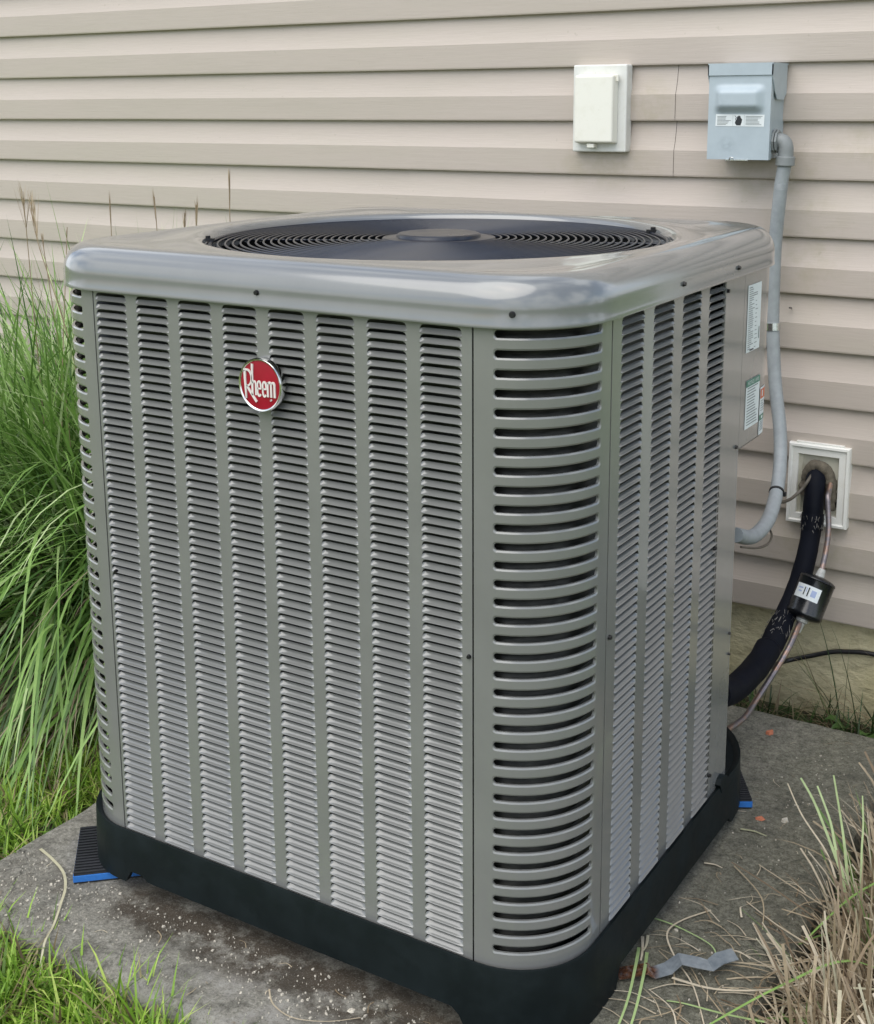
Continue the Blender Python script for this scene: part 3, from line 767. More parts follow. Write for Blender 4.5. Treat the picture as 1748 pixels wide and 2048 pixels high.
# rain cap wrapped over the top with side flaps
g = MB(); c0, c1, cy = x0-.0025, x1+.0025, ys-.0030
g.box(c0, c1, cy, .848, 1.2995, 1.3020); g.box(c0, c1, cy, cy+.0022, 1.2790, 1.2995)
for xx in (c0, c1-.002):
    g.prism([(cy, 1.2995), (.842, 1.2995), (.842, 1.245), (.826, 1.232), (.785, 1.2325), (.770, 1.2475), (cy, 1.2790)], 0, xx, xx+.002)
g.build('rain_cap', BOXP, t)
lab = MB(); yl = ys-.0006
lab.add([(.1805, yl, 1.1815), (.2790, yl, 1.1805), (.2795, yl, 1.2035), (.1812, yl, 1.2045)], [(0, 1, 2, 3)], 0)
def lr(a, c, za, zb, mi=1): lab.add([(a, yl-.0004, za), (c, yl-.0004, za), (c, yl-.0004, zb), (a, yl-.0004, zb)], [(0, 1, 2, 3)], mi)
rnd = random.Random(8)
for i in range(7):
    z = 1.2005-i*.0026
    lr(.184, .184+rnd.uniform(.016, .028), z-.0009, z); lr(.242, .242+rnd.uniform(.022, .034), z-.0009, z)
lr(.2160, .2163, 1.182, 1.203); lr(.2392, .2395, 1.182, 1.203)
lab.add([(.2275+a*.0055, yl-.0004, 1.1905+c*.0062) for a, c in ((-.7, -1.2), (.8, -1.2), (1.2, -.2), (1.3, .7), (.9, 1.0), (.6, 1.7), (.1, 1.8), (-.5, 1.5), (-.7, .6), (-1.1, .2), (-1.3, -.5))], [tuple(range(11))], 2)
lab.add([(.2193, yl-.0005, 1.2020), (.2200, yl-.0005, 1.2024), (.2240, yl-.0005, 1.1975), (.2220, yl-.0005, 1.1955), (.2238, yl-.0005, 1.1925), (.2228, yl-.0005, 1.1922), (.2205, yl-.0005, 1.1955), (.2228, yl-.0005, 1.1975)], [tuple(range(8))], 2)
lab.build('warning_label', [PAPER, INK, INKD], t)
g = MB(); g.box(.204, .250, ys-.0022, ys+.004, z0-.0018, z0+.0005); g.tube([(.212, ys-.003, z0-.001), (.214, ys-.0045, z0+.004), (.220, ys-.0045, z0+.004), (.222, ys-.003, z0-.001)], .0011, 6); g.build('hasp', ZINC, t)
g = MB(); xk = x1+.0002
g.tube([(xk, .786, 1.152), (xk+.004, .786, 1.152)], .024, 8); g.tube([(xk+.0055, .786, 1.152), (xk+.0095, .786, 1.152)], .0225, 8); g.build('lock_nut', ELBOW, t, bevel=.0006)
g = MB(); g.tube([(xk+.002, .786, 1.152), (xk+.008, .786, 1.152)], .020, 16); g.build('gasket', INKD, t)

# ================================================================ conduit from box to unit
t = thing('electrical_conduit', 'grey flexible conduit with elbow running from the disconnect box down into the unit', 'conduit')
el = [(xk+.008, .786, 1.152), (xk+.016, .786, 1.1515), (xk+.021, .786, 1.147), (xk+.0238, .786, 1.138), (xk+.0245, .786, 1.126), (xk+.0245, .786, 1.1175)]
elp = [(.300, .786, 1.1530), (.3075, .786, 1.1515), (.3135, .786, 1.1465), (.3170, .786, 1.138), (.3175, .786, 1.126), (.3172, .786, 1.112)]
g = MB(); g.tube(spline([(.2985, .786, 1.153), (.3050, .786, 1.1525), (.3110, .786, 1.1475), (.3140, .786, 1.1385), (.3142, .786, 1.120)], 6), .0150, 18); g.build('elbow_fitting', ELBOW, t, smooth=50)
g = MB(); g.tube([(.3142, .786, 1.123), (.3138, .786, 1.105)], .0185, 20); g.build('collar', ELBOW, t, smooth=30, bevel=.0012)
cp = spline([(.3138, .786, 1.110), (.3085, .787, 1.075), (.3050, .79, 1.0375), (.2975, .80, .957), (.2965, .803, .8765), (.2990, .803, .785), (.313, .79, .6743), (.3372, .76, .5793), (.3527, .72, .5179), (.3655, .66, .4735), (.3790, .57, .4480), (.3861, .46, .4500), (.3884, .36, .4825)], 14)
g = MB(); cp = [cp[0]]+[q for a_, c_ in zip(cp, cp[1:]) for q in (a_.lerp(c_, .5), c_)]; rr = [.0137 if i % 2 else .0130 for i in range(len(cp))]; g.tube(cp, rr, 16); g.build('conduit_tube', CONDUIT, t, smooth=60)
g = MB(); 
def ringat(i, r0, h, g, n=18):
    p = cp[i]; d = (cp[i+1]-cp[i-1]).normalized(); g.tube([p-d*h, p+d*h], r0, n)
i65 = min(range(len(cp)), key=lambda i: abs(cp[i].z-.782)); ringat(i65, .0152, .0075, g); g.build('pipe_strap', ZINC, t, smooth=30)
g = MB(); g.tube([(.3225, .848, .815), (.3235, .830, .818)], .0016, 6); g.build('strap_screw', SCREW, t)
g = MB(); iz = min(range(len(cp)), key=lambda i: (cp[i]-Vector((.3640, .667, .478))).length); ringat(iz, .0150, .0022, g); p = cp[iz]; g.box(p.x+.011, p.x+.019, p.y-.005, p.y+.003, p.z-.006, p.z+.002)
zt = g.build('cable_tie', CABLE, None); tag(zt, 'black cable tie round the grey conduit where the thin brown cable meets it', 'cable tie')

# ================================================================ line-set wall plate
t = thing('wall_plate', 'white recessed square wall plate with brown putty round the pipe hole', 'wall plate')
fx0, fx1, fz0, fz1 = .3365, .4620, .3680, .5385; ix0, ix1, iz0, iz1 = .3565, .4395, .3900, .5160
g = MB()
def frame_ring(a, c):      # each = (x0,x1,z0,z1,y)
    (ax0, ax1, az0, az1, ay), (bx0, bx1, bz0, bz1, by) = a, c
    A = [(ax0, ay, az0), (ax1, ay, az0), (ax1, ay, az1), (ax0, ay, az1)]; B = [(bx0, by, bz0), (bx1, by, bz0), (bx1, by, bz1), (bx0, by, bz1)]
    g.add(A+B, [(i, (i+1) % 4, 4+(i+1) % 4, 4+i) for i in range(4)])
L_ = [(fx0, fx1, fz0, fz1, .862), (fx0, fx1, fz0, fz1, .832), (fx0+.0015, fx1-.0015, fz0+.0015, fz1-.0015, .8290), (fx0+.006, fx1-.006, fz0+.006, fz1-.006, .8285), (fx0+.0085, fx1-.0085, fz0+.0085, fz1-.0085, .8325),
      (ix0-.001, ix1+.001, iz0-.001, iz1+.001, .8325), (ix0, ix1, iz0, iz1, .8340), (ix0, ix1, iz0, iz1, .842)]
for a, c in zip(L_, L_[1:]): frame_ring(a, c)
g.build('frame', VENTF, t)
g = MB(); g.box(ix0-.004, ix1+.004, .842, .848, iz0-.004, iz1+.004); g.box(ix0, ix0+.008, .838, .842, iz0, iz1); g.build('recessed_panel', VENTI, t)
g = MB(); g.box(fx0+.014, fx1-.014, .834, .850, fz1, fz1+.0035); g.build('flashing', VENTF, t)
# putty arch
g = MB(); rows = []
arch = spline([(.374, .838, .430), (.374, .836, .456), (.381, .834, .482), (.393, .832, .4955), (.4075, .832, .4925), (.4195, .834, .480), (.4250, .836, .450), (.4240, .838, .405)], 7)
rr = []
for i, p in enumerate(arch):
    rr.append(.0125+.0035*mnoise.noise(p*90)+.002*mnoise.noise(p*220))
g.tube(arch, rr, 10); g.box(.378, .421, .836, .846, .41, .484)
g.build('putty', PUTTY, t, smooth=60)
g = MB(); g.tube([(.4365, .840, .4110), (.4365, .838, .4180), (.4385, .838, .4230), (.4425, .839, .4210)], .0016, 6); g.build('wire_stub', CABLE, t)
# thin brown cable
g = MB(); g.tube(spline([(.395, .835, .492), (.388, .80, .470), (.378, .79, .452), (.3655, .76, .4385), (.362, .70, .4475), (.3690, .672, .470)], 8), .0034, 8)
tag(g.build('control_cable', BROWNC, smooth=60), 'thin brown control cable from the putty of the wall plate to the grey conduit', 'cable')
g = MB(); g.tube(spline([(.384, .57, .432), (.396, .545, .428), (.403, .50, .427), (.402, .44, .437), (.398, .36, .462)], 8), .0022, 6)
tag(g.build('cable_loop', BROWNC, smooth=60), 'thin dark wire hanging in a loop below the lower bend of the conduit', 'cable')

# ================================================================ suction line (black insulated)
t = thing('suction_line', 'thick black insulated pipe curving from the wall plate down into the unit', 'pipe')
sp1 = spline([(.397, .850, .482), (.3975, .822, .466), (.4010, .803, .4315), (.4029, .79, .3732), (.4023, .765, .3181), (.3965, .73, .2624), (.3906, .675, .2199), (.3870, .62, .1870), (.3850, .585, .1720)], 6)
g = MB(); rr = [.0203+.0014*mnoise.noise(p*30) for p in sp1]; rr[-1] *= .8; rr[-2] *= .95; g.tube(sp1, rr, 20); g.build('pipe_insulation', INSUL, t, smooth=60)
sp2 = spline([(.3860, .595, .1850), (.3840, .545, .1700), (.3815, .48, .165), (.3790, .40, .170), (.3760, .33, .19)], 6)
g = MB(); rr = [.0248+.0014*mnoise.noise(p*30) for p in sp2]; rr[0] *= .86; g.tube(sp2, rr, 20); g.build('pipe_insulation', INSUL, t, smooth=60)
g = MB(); i0 = 9; rnd = random.Random(5)
def scraps(g, P0, P1, R0, n, rnd, ln=.012):
    P0, P1 = Vector(P0), Vector(P1); d = (P1-P0).normalized(); a = d.orthogonal().normalized(); c = d.cross(a)
    for _ in range(n):
        q = P0.lerp(P1, rnd.random()); th = rnd.uniform(0, 6.28); nn = a*math.cos(th)+c*math.sin(th); tt = (d*rnd.uniform(.5, 1)+nn.cross(d)*rnd.uniform(-.5, .5)).normalized()
        q = q+nn*R0; w = nn.cross(tt)*rnd.uniform(.0002, .0008); l = tt*rnd.uniform(.002, ln)
        g.add([q-w, q+w, q+w*.5+l+nn*rnd.uniform(0, .003), q-w*.5+l+nn*.001], [(0, 1, 2, 3)])
scraps(g, (.4025, .795, .402), (.4029, .79, .372), .0222, 70, rnd); scraps(g, (.3905, .675, .222), (.387, .62, .19), .0234, 110, rnd, .016)
tag(g.build('torn_tape_scraps', TAPE, t), kind='stuff')
g = MB(); k = [p for p in sp1 if .372 < p.z < .405]; 
g.tube([(.4022, .7985, .404), (.4027, .7945, .388), (.4028, .7905, .372)], [.0224, .0229, .0223], 20, False); g.build('tape_wrap', INSUL, t, smooth=60)
g = MB(); k = [(.3895, .665, .213), (.3880, .640, .199), (.3868, .612, .184), (.3855, .590, .174)]; g.tube(k, [.0222, .0235, .0232, .0215], 20, False); g.build('tape_wrap', INSUL, t, smooth=60)

# ================================================================ liquid line with filter drier
t = thing('liquid_line', 'thin weathered copper pipe with a round black filter running beside the black pipe', 'pipe')
l1 = spline([(.4260, .835, .468), (.4290, .81, .452), (.4330, .79, .4389), (.4427, .77, .3829), (.4440, .75, .3362), (.4441, .722, .3014), (.4405, .716, .285)], 6)
l2 = spline([(.4262, .682, .232), (.4220, .668, .2120), (.4180, .62, .1807), (.4056, .57, .1448), (.3935, .505, .1120), (.3895, .45, .0980), (.3800, .38, .100), (.372, .33, .11)], 6)
g = MB(); g.tube(l1, .0055, 12); g.build('copper_tube', COPPER, t, smooth=60)
g = MB(); g.tube(l2, .0058, 12); g.build('copper_tube', COPPER, t, smooth=60)
A, Bp = Vector((.4432, .7200, .3000)), Vector((.4248, .6790, .2210)); ax = (Bp-A).normalized(); LN = (Bp-A).length
g = MB(); prof = [(0, .012), (.003, .028), (.007, .0352), (.010, .0365), (.0125, .0352), (LN-.014, .0352), (LN-.011, .0365), (LN-.008, .0360), (LN-.004, .0325), (LN+.0005, .012)]
g.tube([A+ax*s for s, r in prof], [r for s, r in prof], 32); dr_ = g.build('filter_drier', DRIER, t, smooth=50)
g = MB(); g.tube([A-ax*.016, A-ax*.006, A+ax*.001], [.0068, .0085, .0095], 12); g.tube([Bp-ax*.001, Bp+ax*.006, Bp+ax*.009], [.0125, .0125, .0085], 14); g.tube([Bp+ax*.008, Bp+ax*.028], [.0088, .0063], 12); g.build('solder_joint', SOLDER, t, smooth=50)
# wrapped label on the drier facing the camera
mid_ = A.lerp(Bp, .5); view = (CAM_POS-mid_); side = view-ax*view.dot(ax); side.normalize(); tang = ax.cross(side)
def dl(th, s, off): p = A+ax*s+(side*math.cos(th)+tang*math.sin(th))*(.0352+off); return tuple(p)
g = MB()
def dst(t0, t1, s0, s1, off, mi):
    k = 8; g.grid([[dl(t0+(t1-t0)*i/k, s, off) for i in range(k+1)] for s in (s0, s1)], mi=mi)
sgn = -1 if (right.dot(tang) > 0) else 1
dst(-1.1*(-sgn), .42*(-sgn), .026, .054, .0006, 0)
for a0, a1, s0, s1, mi in ((-.50, -.44, .031, .047, 2), (-.28, -.21, .030, .048, 2), (-.38, -.34, .031, .040, 1), (-.08, .2, .033, .046, 1), (-.9, -.6, .033, .036, 1), (-.85, -.62, .040, .043, 1)):
    dst(a0*(-sgn), a1*(-sgn), s0, s1, .0010, mi)
g.build('barcode_label', [PAPER, simple('pale_blue_ink', (.35, .42, .62), .5), INKD], dr_)
# black cable along foundation
g = MB(); g.tube(spline([(.380, .60, .150), (.350, .72, .085), (.345, .84, .050), (.3955, .862, .066), (.4383, .866, .083), (.4683, .866, .0905), (.5277, .866, .0975), (.64, .866, .085), (.80, .866, .07), (.829, .866, .066)], 8), .0052, 8)
tag(g.build('black_cable', CABLE, smooth=60), 'black cable running right along the khaki foundation from behind the pipes', 'cable')

# ================================================================ vegetation helpers
class Blades:
    def __init__(s): s.V = []; s.F = []; s.T = []; s.n = 0
    def blade(s, root, tip_dir, length, width, droop, segs, tint, taper=1.0, side=None, twist=0, cut=False):
        p = np.array(root, float); d = np.array(tip_dir, float); d /= np.linalg.norm(d)
        sd = np.cross(d, (0, 0, 1.0)) if side is None else np.array(side, float)
        if np.linalg.norm(sd) < 1e-3: sd = np.array((1., 0, 0))
        sd = sd/np.linalg.norm(sd); sl = length/segs; V = []
        for i in range(segs+1):
            t = i/segs; w = width*(.55+.45*min(1, t*4))*(1-t**2*(.25 if cut else .92)*taper)
            if i == segs and not cut: V.append(tuple(p))
            else: V.append(tuple(p-sd*w/2)); V.append(tuple(p+sd*w/2))
            d = d+np.array((0, 0, -droop*sl)); d /= np.linalg.norm(d); p = p+d*sl
        o = s.n
        for i in range(segs-1): s.F.append((o+2*i, o+2*i+1, o+2*i+3, o+2*i+2))
        i = segs-1
        if cut: s.F.append((o+2*i, o+2*i+1, o+2*i+3, o+2*i+2))
        else: s.F.append((o+2*i, o+2*i+1, o+2*i+2))
        s.V += V; s.T += [tint]*len(V); s.n += len(V); return p
    def path(s, pts, w, tint, up=(0, 0, 1), cut=True):
        P = spline(pts, 6); n = len(P); V = []
        for i, p in enumerate(P):
            tg = (P[min(i+1, n-1)]-P[max(i-1, 0)]).normalized(); sd = tg.cross(Vector(up)).normalized(); t = i/(n-1)
            ww = w*(1-.5*t if cut else (1-.9*t)); V += [tuple(p-sd*ww/2), tuple(p+sd*ww/2)]
        o = s.n
        s.F += [(o+2*i, o+2*i+1, o+2*i+3, o+2*i+2) for i in range(n-1)]; s.V += V; s.T += [tint]*len(V); s.n += len(V)
    def build(s, name, mat, parent=None):
        me = bpy.data.meshes.new(name); me.from_pydata(s.V, [], s.F); me.materials.append(mat)
        a = me.attributes.new('tint', 'FLOAT', 'POINT'); a.data.foreach_set('value', np.array(s.T, dtype=np.float32))
        me.polygons.foreach_set('use_smooth', [True]*len(me.polygons)); me.update()
        return link(name, me, parent)
rn = random.Random(11)
def gz_at(x, y): return GZ+.012*mnoise.noise(Vector((x*2, y*2, 0)))
def in_slab(x, y, mrg=0): return -.576-mrg < x < .637+mrg and -.612-mrg < y < .702+mrg
# ---------------- lawn
lw = Blades()
def lawn_patch(x0, x1, y0, y1, n, h0, h1, w, clumpy=True):
    c = 0
    while c < n:
        x, y = rn.uniform(x0, x1), rn.uniform(y0, y1)
        if in_slab(x, y, -.002) or y > .86: continue
        if x > .60 and y > -.62 and x < 1.12: continue
        if clumpy and mnoise.noise(Vector((x*18, y*18, 1))) < rn.uniform(-.55, .25): continue
        a = rn.uniform(0, 6.283); lean = rn.uniform(.15, 1.15)
        f = 1.0+.35*mnoise.noise(Vector((x*6, y*6, 5)))
        tint = rn.uniform(0, .16) if rn.random() < .2 else min(1, max(.2, rn.gauss(.62, .24)+.25*mnoise.noise(Vector((x*9, y*9, 9)))))
        lw.blade((x, y, gz_at(x, y)-.003), (math.cos(a)*lean, math.sin(a)*lean, 1), rn.uniform(h0, h1)*f, w*rn.uniform(.7, 1.25), rn.uniform(4, 22), 4, tint)
        c += 1
lawn_patch(-1.45, -.57, -.75, .35, 17000, .035, .085, .0042)
lawn_patch(-.75, .10, -1.0, -.60, 12500, .045, .105, .0050)
lawn_patch(-.62, .1, -.70, -.605, 1900, .07, .14, .0052)
lawn_patch(-.70, -.30, -.72, -.60, 1600, .08, .16, .0054)
lawn_patch(-.74, -.573, -.62, -.36, 900, .05, .12, .0050)
lawn_patch(-2.4, .6, -2.2, -.95, 9000, .04, .09, .006)
lawn_patch(-2.6, -1.4, -1.2, .8, 7000, .04, .09, .006)
lawn_patch(.1, 2.6, -2.6, -.66, 8000, .04, .09, .007)
lawn_patch(1.10, 2.6, -.7, .8, 5000, .04, .09, .007)
lo = lw.build('grass', LAWN); tag(lo, 'bright green lawn grass with yellow blades round the left of the concrete pad', 'grass', kind='stuff')
# ---------------- ornamental grass left
og = thing('ornamental_grass', 'tall arching green ornamental grass clump left of the unit against the siding', 'ornamental grass', loc=(0, 0, 0))
tg = Blades()
rn = random.Random(21)
def tall(n, cx, cy, sx, sy, L0, L1, lean0, lean1, dr0, dr1, w, tintf):
    for _ in range(n):
        x, y = rn.gauss(cx, sx), min(.74, rn.gauss(cy, sy)); 
        if in_slab(x, y, .03): continue
        ang = math.atan2(y-cy, x-cx)+rn.gauss(0, .9); ln = rn.uniform(lean0, lean1)
        d = (math.cos(ang)*ln, math.sin(ang)*ln*(.4 if math.sin(ang) > 0 else 1), 1)
        nv, nf, nt, nn = len(tg.V), len(tg.F), len(tg.T), tg.n
        e = tg.blade((x, y, GZ), d, rn.uniform(L0, L1), w*rn.uniform(.7, 1.3), rn.uniform(dr0, dr1), 11, tintf())
        if max(v[0] for v in tg.V[nv:]) > -.475:          # keep clear of the cabinet
            del tg.V[nv:], tg.F[nf:], tg.T[nt:]; tg.n = nn
green = lambda: min(1, max(.2, rn.gauss(.58, .27)))
dead = lambda: rn.uniform(0, .15)
for (cx, cy) in ((-1.26, .46), (-1.04, .56), (-.98, .44), (-1.48, .38), (-1.18, .36), (-1.62, .46), (-.98, .62)):
    tall(580, cx, cy, .13, .10, .75, 1.10, .08, .5, 1.4, 3.4, .0098, green)
    tall(330, cx, cy, .14, .11, .60, .95, .25, .9, 2.4, 5.0, .0100, green)
    tall(420, cx, cy, .15, .14, .3, .80, .3, 1.4, 1.5, 5, .0048, dead)
tall(120, -1.2, .46, .25, .10, .95, 1.20, .1, .6, .7, 2.2, .0042, lambda: min(1, max(.12, rn.gauss(.5, .25))))
tag(tg.build('leaf_blades', TALL, og), kind='stuff')
# flower stems with plumes
def plume(root, tip, ph, spread, n, seed, bend=.03):
    r2 = random.Random(seed); root, tip = Vector(root), Vector(tip); d = (tip-root); base = tip-d.normalized()*ph
    b = MB(); side_ = Vector((r2.uniform(-1, 1), r2.uniform(-1, 1), 0))*bend
    pts = spline([root, root.lerp(base, .5)+side_, base, tip-d.normalized()*ph*.3], 6); nn = len(pts)
    b.tube(pts, [.0017-.0010*i/(nn-1) for i in range(nn)], 5)
    st = b.build('flower_stem', PLUME, og)
    p = Blades()
    for i in range(n):
        t = r2.random()**1.3*.6; q = base.lerp(tip, t); a = r2.uniform(0, 6.28); s_ = spread*r2.uniform(.2, 1)
        dd = d.normalized()+Vector((math.cos(a)*s_, math.sin(a)*s_, 0)); p.blade(q, dd, (tip-q).length*r2.uniform(.6, 1), .0021, r2.uniform(-1, 2.5), 4, r2.random())
    p.build('seed_plume', PLUME, st)
    me = st.data
    a = me.attributes.new('tint', 'FLOAT', 'POINT'); a.data.foreach_set('value', np.full(len(me.vertices), .25, dtype=np.float32))
plume((-1.37, .38, GZ), (-1.365, .35, 1.07), .13, .28, 16, 1); plume((-1.18, .30, .3), (-1.345, .35, 1.045), .13, .22, 14, 2)
plume((-1.10, .36, GZ), (-1.083, .35, 1.046), .12, .04, 9, 3, .01); plume((-.90, .40, GZ), (-.953, .35, 1.063), .10, .10, 10, 4)
plume((-.93, .42, .2), (-.8256, .35, 1.0445), .09, .16, 10, 5); plume((-.80, .40, .1), (-.7309, .35, 1.1044), .12, .06, 12, 6, .01)
plume((-.97, .42, .2), (-.86, .35, 1.02), .07, .2, 7, 7); plume((-1.2, .3, .2), (-1.31, .35, .945), .05, .2, 6, 8); plume((-1.25, .3, .2), (-1.225, .35, .95), .03, .25, 5, 9)
# ---------------- dry clump right
dg = thing('dry_grass_clump', 'tan dried and trimmed grass clump spilling over the right edge of the concrete pad', 'dry grass')
dd_ = Blades(); rn = random.Random(31)
def dryb(n, xr, yr, L, lean, w, flat=False):
    for _ in range(n):
        x, y = rn.uniform(*xr), rn.uniform(*yr)
        a = rn.gauss(math.pi*.95, 1.1) if not flat else rn.uniform(0, 6.28); ln = rn.uniform(*lean)
        dd_.blade((x, y, gz_at(x, y) + (rn.uniform(0, .09) if flat else 0)), (math.cos(a)*ln, math.sin(a)*ln*.8, 1 if not flat else rn.uniform(-.1, .35)), rn.uniform(*L), w*rn.uniform(.6, 1.3), rn.uniform(.3, 7), 6,
                  min(.93, max(0, rn.gauss(.52, .24))) if rn.random() > .05 else 1, cut=rn.random() < .45)
dryb(1900, (.70, 1.10), (-.34, .36), (.10, .23), (.0, .6), .0052)
dryb(300, (.69, .95), (-.55, .2), (.08, .17), (.4, 1.4), .0034)
dryb(1700, (.65, 1.05), (-.60, .30), (.06, .20), (1, 1), .0034, True)
dryb(420, (.62, .80), (-.55, -.10), (.06, .17), (1, 1), .0030, True)
dryb(70, (.62, .74), (-.10, .12), (.06, .13), (1, 1), .0028, True)
dryb(480, (.68, 1.0), (.22, .50), (.09, .20), (.0, .5), .0050)
tag(dd_.build('dead_stems', STRAW, dg), kind='stuff')
sh = [[(.700, .085, -.06), (.668, .10, .045), (.655, .105, .075), (.619, .105, .155), (.595, .10, .197)], [(.672, .10, .04), (.652, .11, .09), (.640, .115, .13), (.616, .12, .180)], [(.675, .11, .03), (.665, .115, .09), (.655, .12, .135), (.640, .12, .205)],
      [(.70, .10, 0), (.690, .12, .08), (.687, .13, .13), (.682, .135, .175)], [(.66, .09, .05), (.64, .10, .085), (.60, .10, .135), (.575, .10, .182)]]
for i, pts in enumerate(sh):
    q = Blades(); q.path(pts, (.0058, .0052, .0050, .0040, .0034)[i], (1, 1, .98, .99, .85)[i], up=(.3, -.9, .1)); q.build('green_shoot' if i < 4 else 'dry_shoot', STRAW if i == 4 else TALL, dg)
for pts, w, ti in (([(.80, .0, -.03), (.73, -.1, .05), (.66, -.2, .045), (.60, -.3, .03)], .006, .75), ([(.90, .2, 0), (.8, .14, .09), (.71, .05, .07), (.65, -.03, .012)], .006, .7)):
    q = Blades(); q.path(pts, w, ti); q.build('long_blade', TALL, dg)
# ---------------- weeds between slab and foundation
wd = thing('weed_strip', 'dark green weeds and dead blades in the gap between the pad and the foundation', 'weeds')
ws = Blades(); rn = random.Random(41)
for _ in range(900):
    x = rn.uniform(.0, .95); y = rn.uniform(.712, .86); a = rn.uniform(0, 6.28); ln = rn.uniform(.2, 1.6)
    ws.blade((x, y, GZ-.01), (math.cos(a)*ln, math.sin(a)*ln*.4-.15, 1), rn.uniform(.05, .15), .0042*rn.uniform(.6, 1.2), rn.uniform(3, 14), 5, rn.uniform(0, .25) if rn.random() < .35 else rn.uniform(.3, .95))
for _ in range(26):
    x = rn.uniform(.46, .66); y = rn.uniform(.74, .84); ws.blade((x, y, GZ), (rn.uniform(-.9, .9), rn.uniform(-.6, .1), 1), rn.uniform(.16, .34), .0040, rn.uniform(1, 5), 8, rn.uniform(.35, 1) if rn.random() < .7 else .18)
ws.blade((.487, .80, GZ), (.02, 0, 1), .235, .006, .05, 8, .4)
tag(ws.build('leaf_blades', WEED, wd), kind='stuff')
for i, (x, y, ang, l) in enumerate(((.52, .765, -2.4, .055), (.535, .76, -.9, .06), (.55, .77, -1.7, .05), (.50, .775, -2.9, .045), (.56, .765, .1, .05), (.575, .76, -1.2, .055))):
    g = MB(); n = 6; L1 = []; L2 = []; L3 = []
    for k in range(n+1):
        t = k/n; w = .016*math.sin(math.pi*min(1, t*.95+.03))*(1-.3*t); cx, cy, cz = x+math.cos(ang)*l*t, y+math.sin(ang)*l*t, GZ+.02+.03*math.sin(t*2.4)
        L1.append((cx-math.sin(ang)*w, cy+math.cos(ang)*w, cz+.004)); L2.append((cx, cy, cz)); L3.append((cx+math.sin(ang)*w, cy-math.cos(ang)*w, cz+.004))
    g.grid([L1, L2, L3]); o = g.build('broad_leaf', WEED, wd, smooth=60); a = o.data.attributes.new('tint', 'FLOAT', 'POINT'); a.data.foreach_set('value', np.full(len(o.data.vertices), .85+.02*i, dtype=np.float32))

# ================================================================ debris on the slab
def chips(n, fn, s0, s1, seed):
    r2 = random.Random(seed); g = MB(); k = 0
    while k < n:
        x, y = fn(r2)
        if not in_slab(x, y, -.02) or (abs(x) < .44 and abs(y) < .44): continue
        s = r2.uniform(s0, s1)*(2.0 if r2.random() < .08 else 1); a0 = r2.uniform(0, 6.28); m_ = r2.randint(4, 6); el_ = r2.uniform(.4, 1); rot = r2.uniform(0, 3.14)
        pts = []
        for i in range(m_):
            a = a0+6.283*i/m_+r2.uniform(-.3, .3); q = s*r2.uniform(.6, 1.1); u, w = math.cos(a)*q, math.sin(a)*q*el_
            pts.append((x+u*math.cos(rot)-w*math.sin(rot), y+u*math.sin(rot)+w*math.cos(rot)))
        z = r2.uniform(.0005, .0022); v = [(px, py, 0.0002) for px, py in pts]+[(x+(px-x)*.8, y+(py-y)*.8, z+r2.uniform(0, .0008)) for px, py in pts]
        g.add(v, [tuple(range(m_, 2*m_))]+[(i, (i+1) % m_, m_+(i+1) % m_, m_+i) for i in range(m_)]); k += 1
    return g
g1 = chips(520, lambda r: (r.uniform(-.56, .36), -.45-abs(r.gauss(0, .07))), .0005, .0022, 1)
g2 = chips(70, lambda r: (r.gauss(-.40, .07), r.gauss(-.53, .04)), .001, .0032, 2)
g3 = chips(120, lambda r: (r.uniform(.45, .62), r.uniform(-.5, .66)), .0007, .0022, 3)
g4 = chips(60, lambda r: (r.gauss(.10, .12), r.gauss(-.51, .025)), .0015, .0036, 4)
for q in (g2, g3, g4): g1.add(q.v, q.f)
tag(g1.build('paint_chips', CHIP), 'scattered pale flakes and grit on the concrete pad', 'chips', kind='stuff')
def one_chip(pts, h, mat, name, label, cat):
    g = MB(); n = len(pts); cx = sum(p[0] for p in pts)/n; cy = sum(p[1] for p in pts)/n
    v = [(x, y, .0003) for x, y in pts]+[(cx+(x-cx)*.8, cy+(y-cy)*.8, h*(.7+.3*(i % 2))) for i, (x, y) in enumerate(pts)]
    g.add(v, [tuple(range(n, 2*n))]+[(i, (i+1) % n, n+(i+1) % n, n+i) for i in range(n)]); tag(g.build(name, mat), label, cat)
one_chip([(.385, .603), (.398, .612), (.401, .600), (.396, .592), (.388, .594)], .006, TERRA, 'clay_chip', 'small orange clay chip on the pad near the back edge behind the unit', 'chip')
one_chip([(.470, .282), (.480, .290), (.488, .284), (.484, .276), (.474, .275)], .003, TERRA, 'clay_chip', 'flat reddish fragment on the pad next to the blue pad edge', 'chip')
one_chip([(.512, .300), (.521, .306), (.525, .297), (.519, .289), (.513, .292)], .005, CHIP, 'white_chip', 'single larger white flake on the pad between the blue edge and the dry grass', 'chip')
def straw(pts, w, ti, label, cat='straw', name='straw', group='loose straws lying on the pad', mat=None):
    P = [(x, y, (z[0] if z else .0035)) for x, y, *z in pts]; q = Blades(); q.path(P, w*.82, ti, cut=True)
    tag(q.build(name, mat or STRAW), label, cat, group)
straw([(-.527, -.436), (-.483, -.448), (-.437, -.468, .006), (-.400, -.498, .008), (-.373, -.533, .007), (-.346, -.572), (-.322, -.612, .004), (-.300, -.645, -.03)], .0066, .93, 'long curved cream dry leaf blade on the front left of the pad', 'dry leaf', 'dry_leaf_blade', None)
straw([(.462, .228), (.485, .233), (.508, .229)], .0065, .95, 'short pale flat straw lying alone right of the blue pad edge')
straw([(.396, .272), (.425, .278), (.452, .288)], .003, .8, 'thin straw lying against the blue edge of the back right pad')
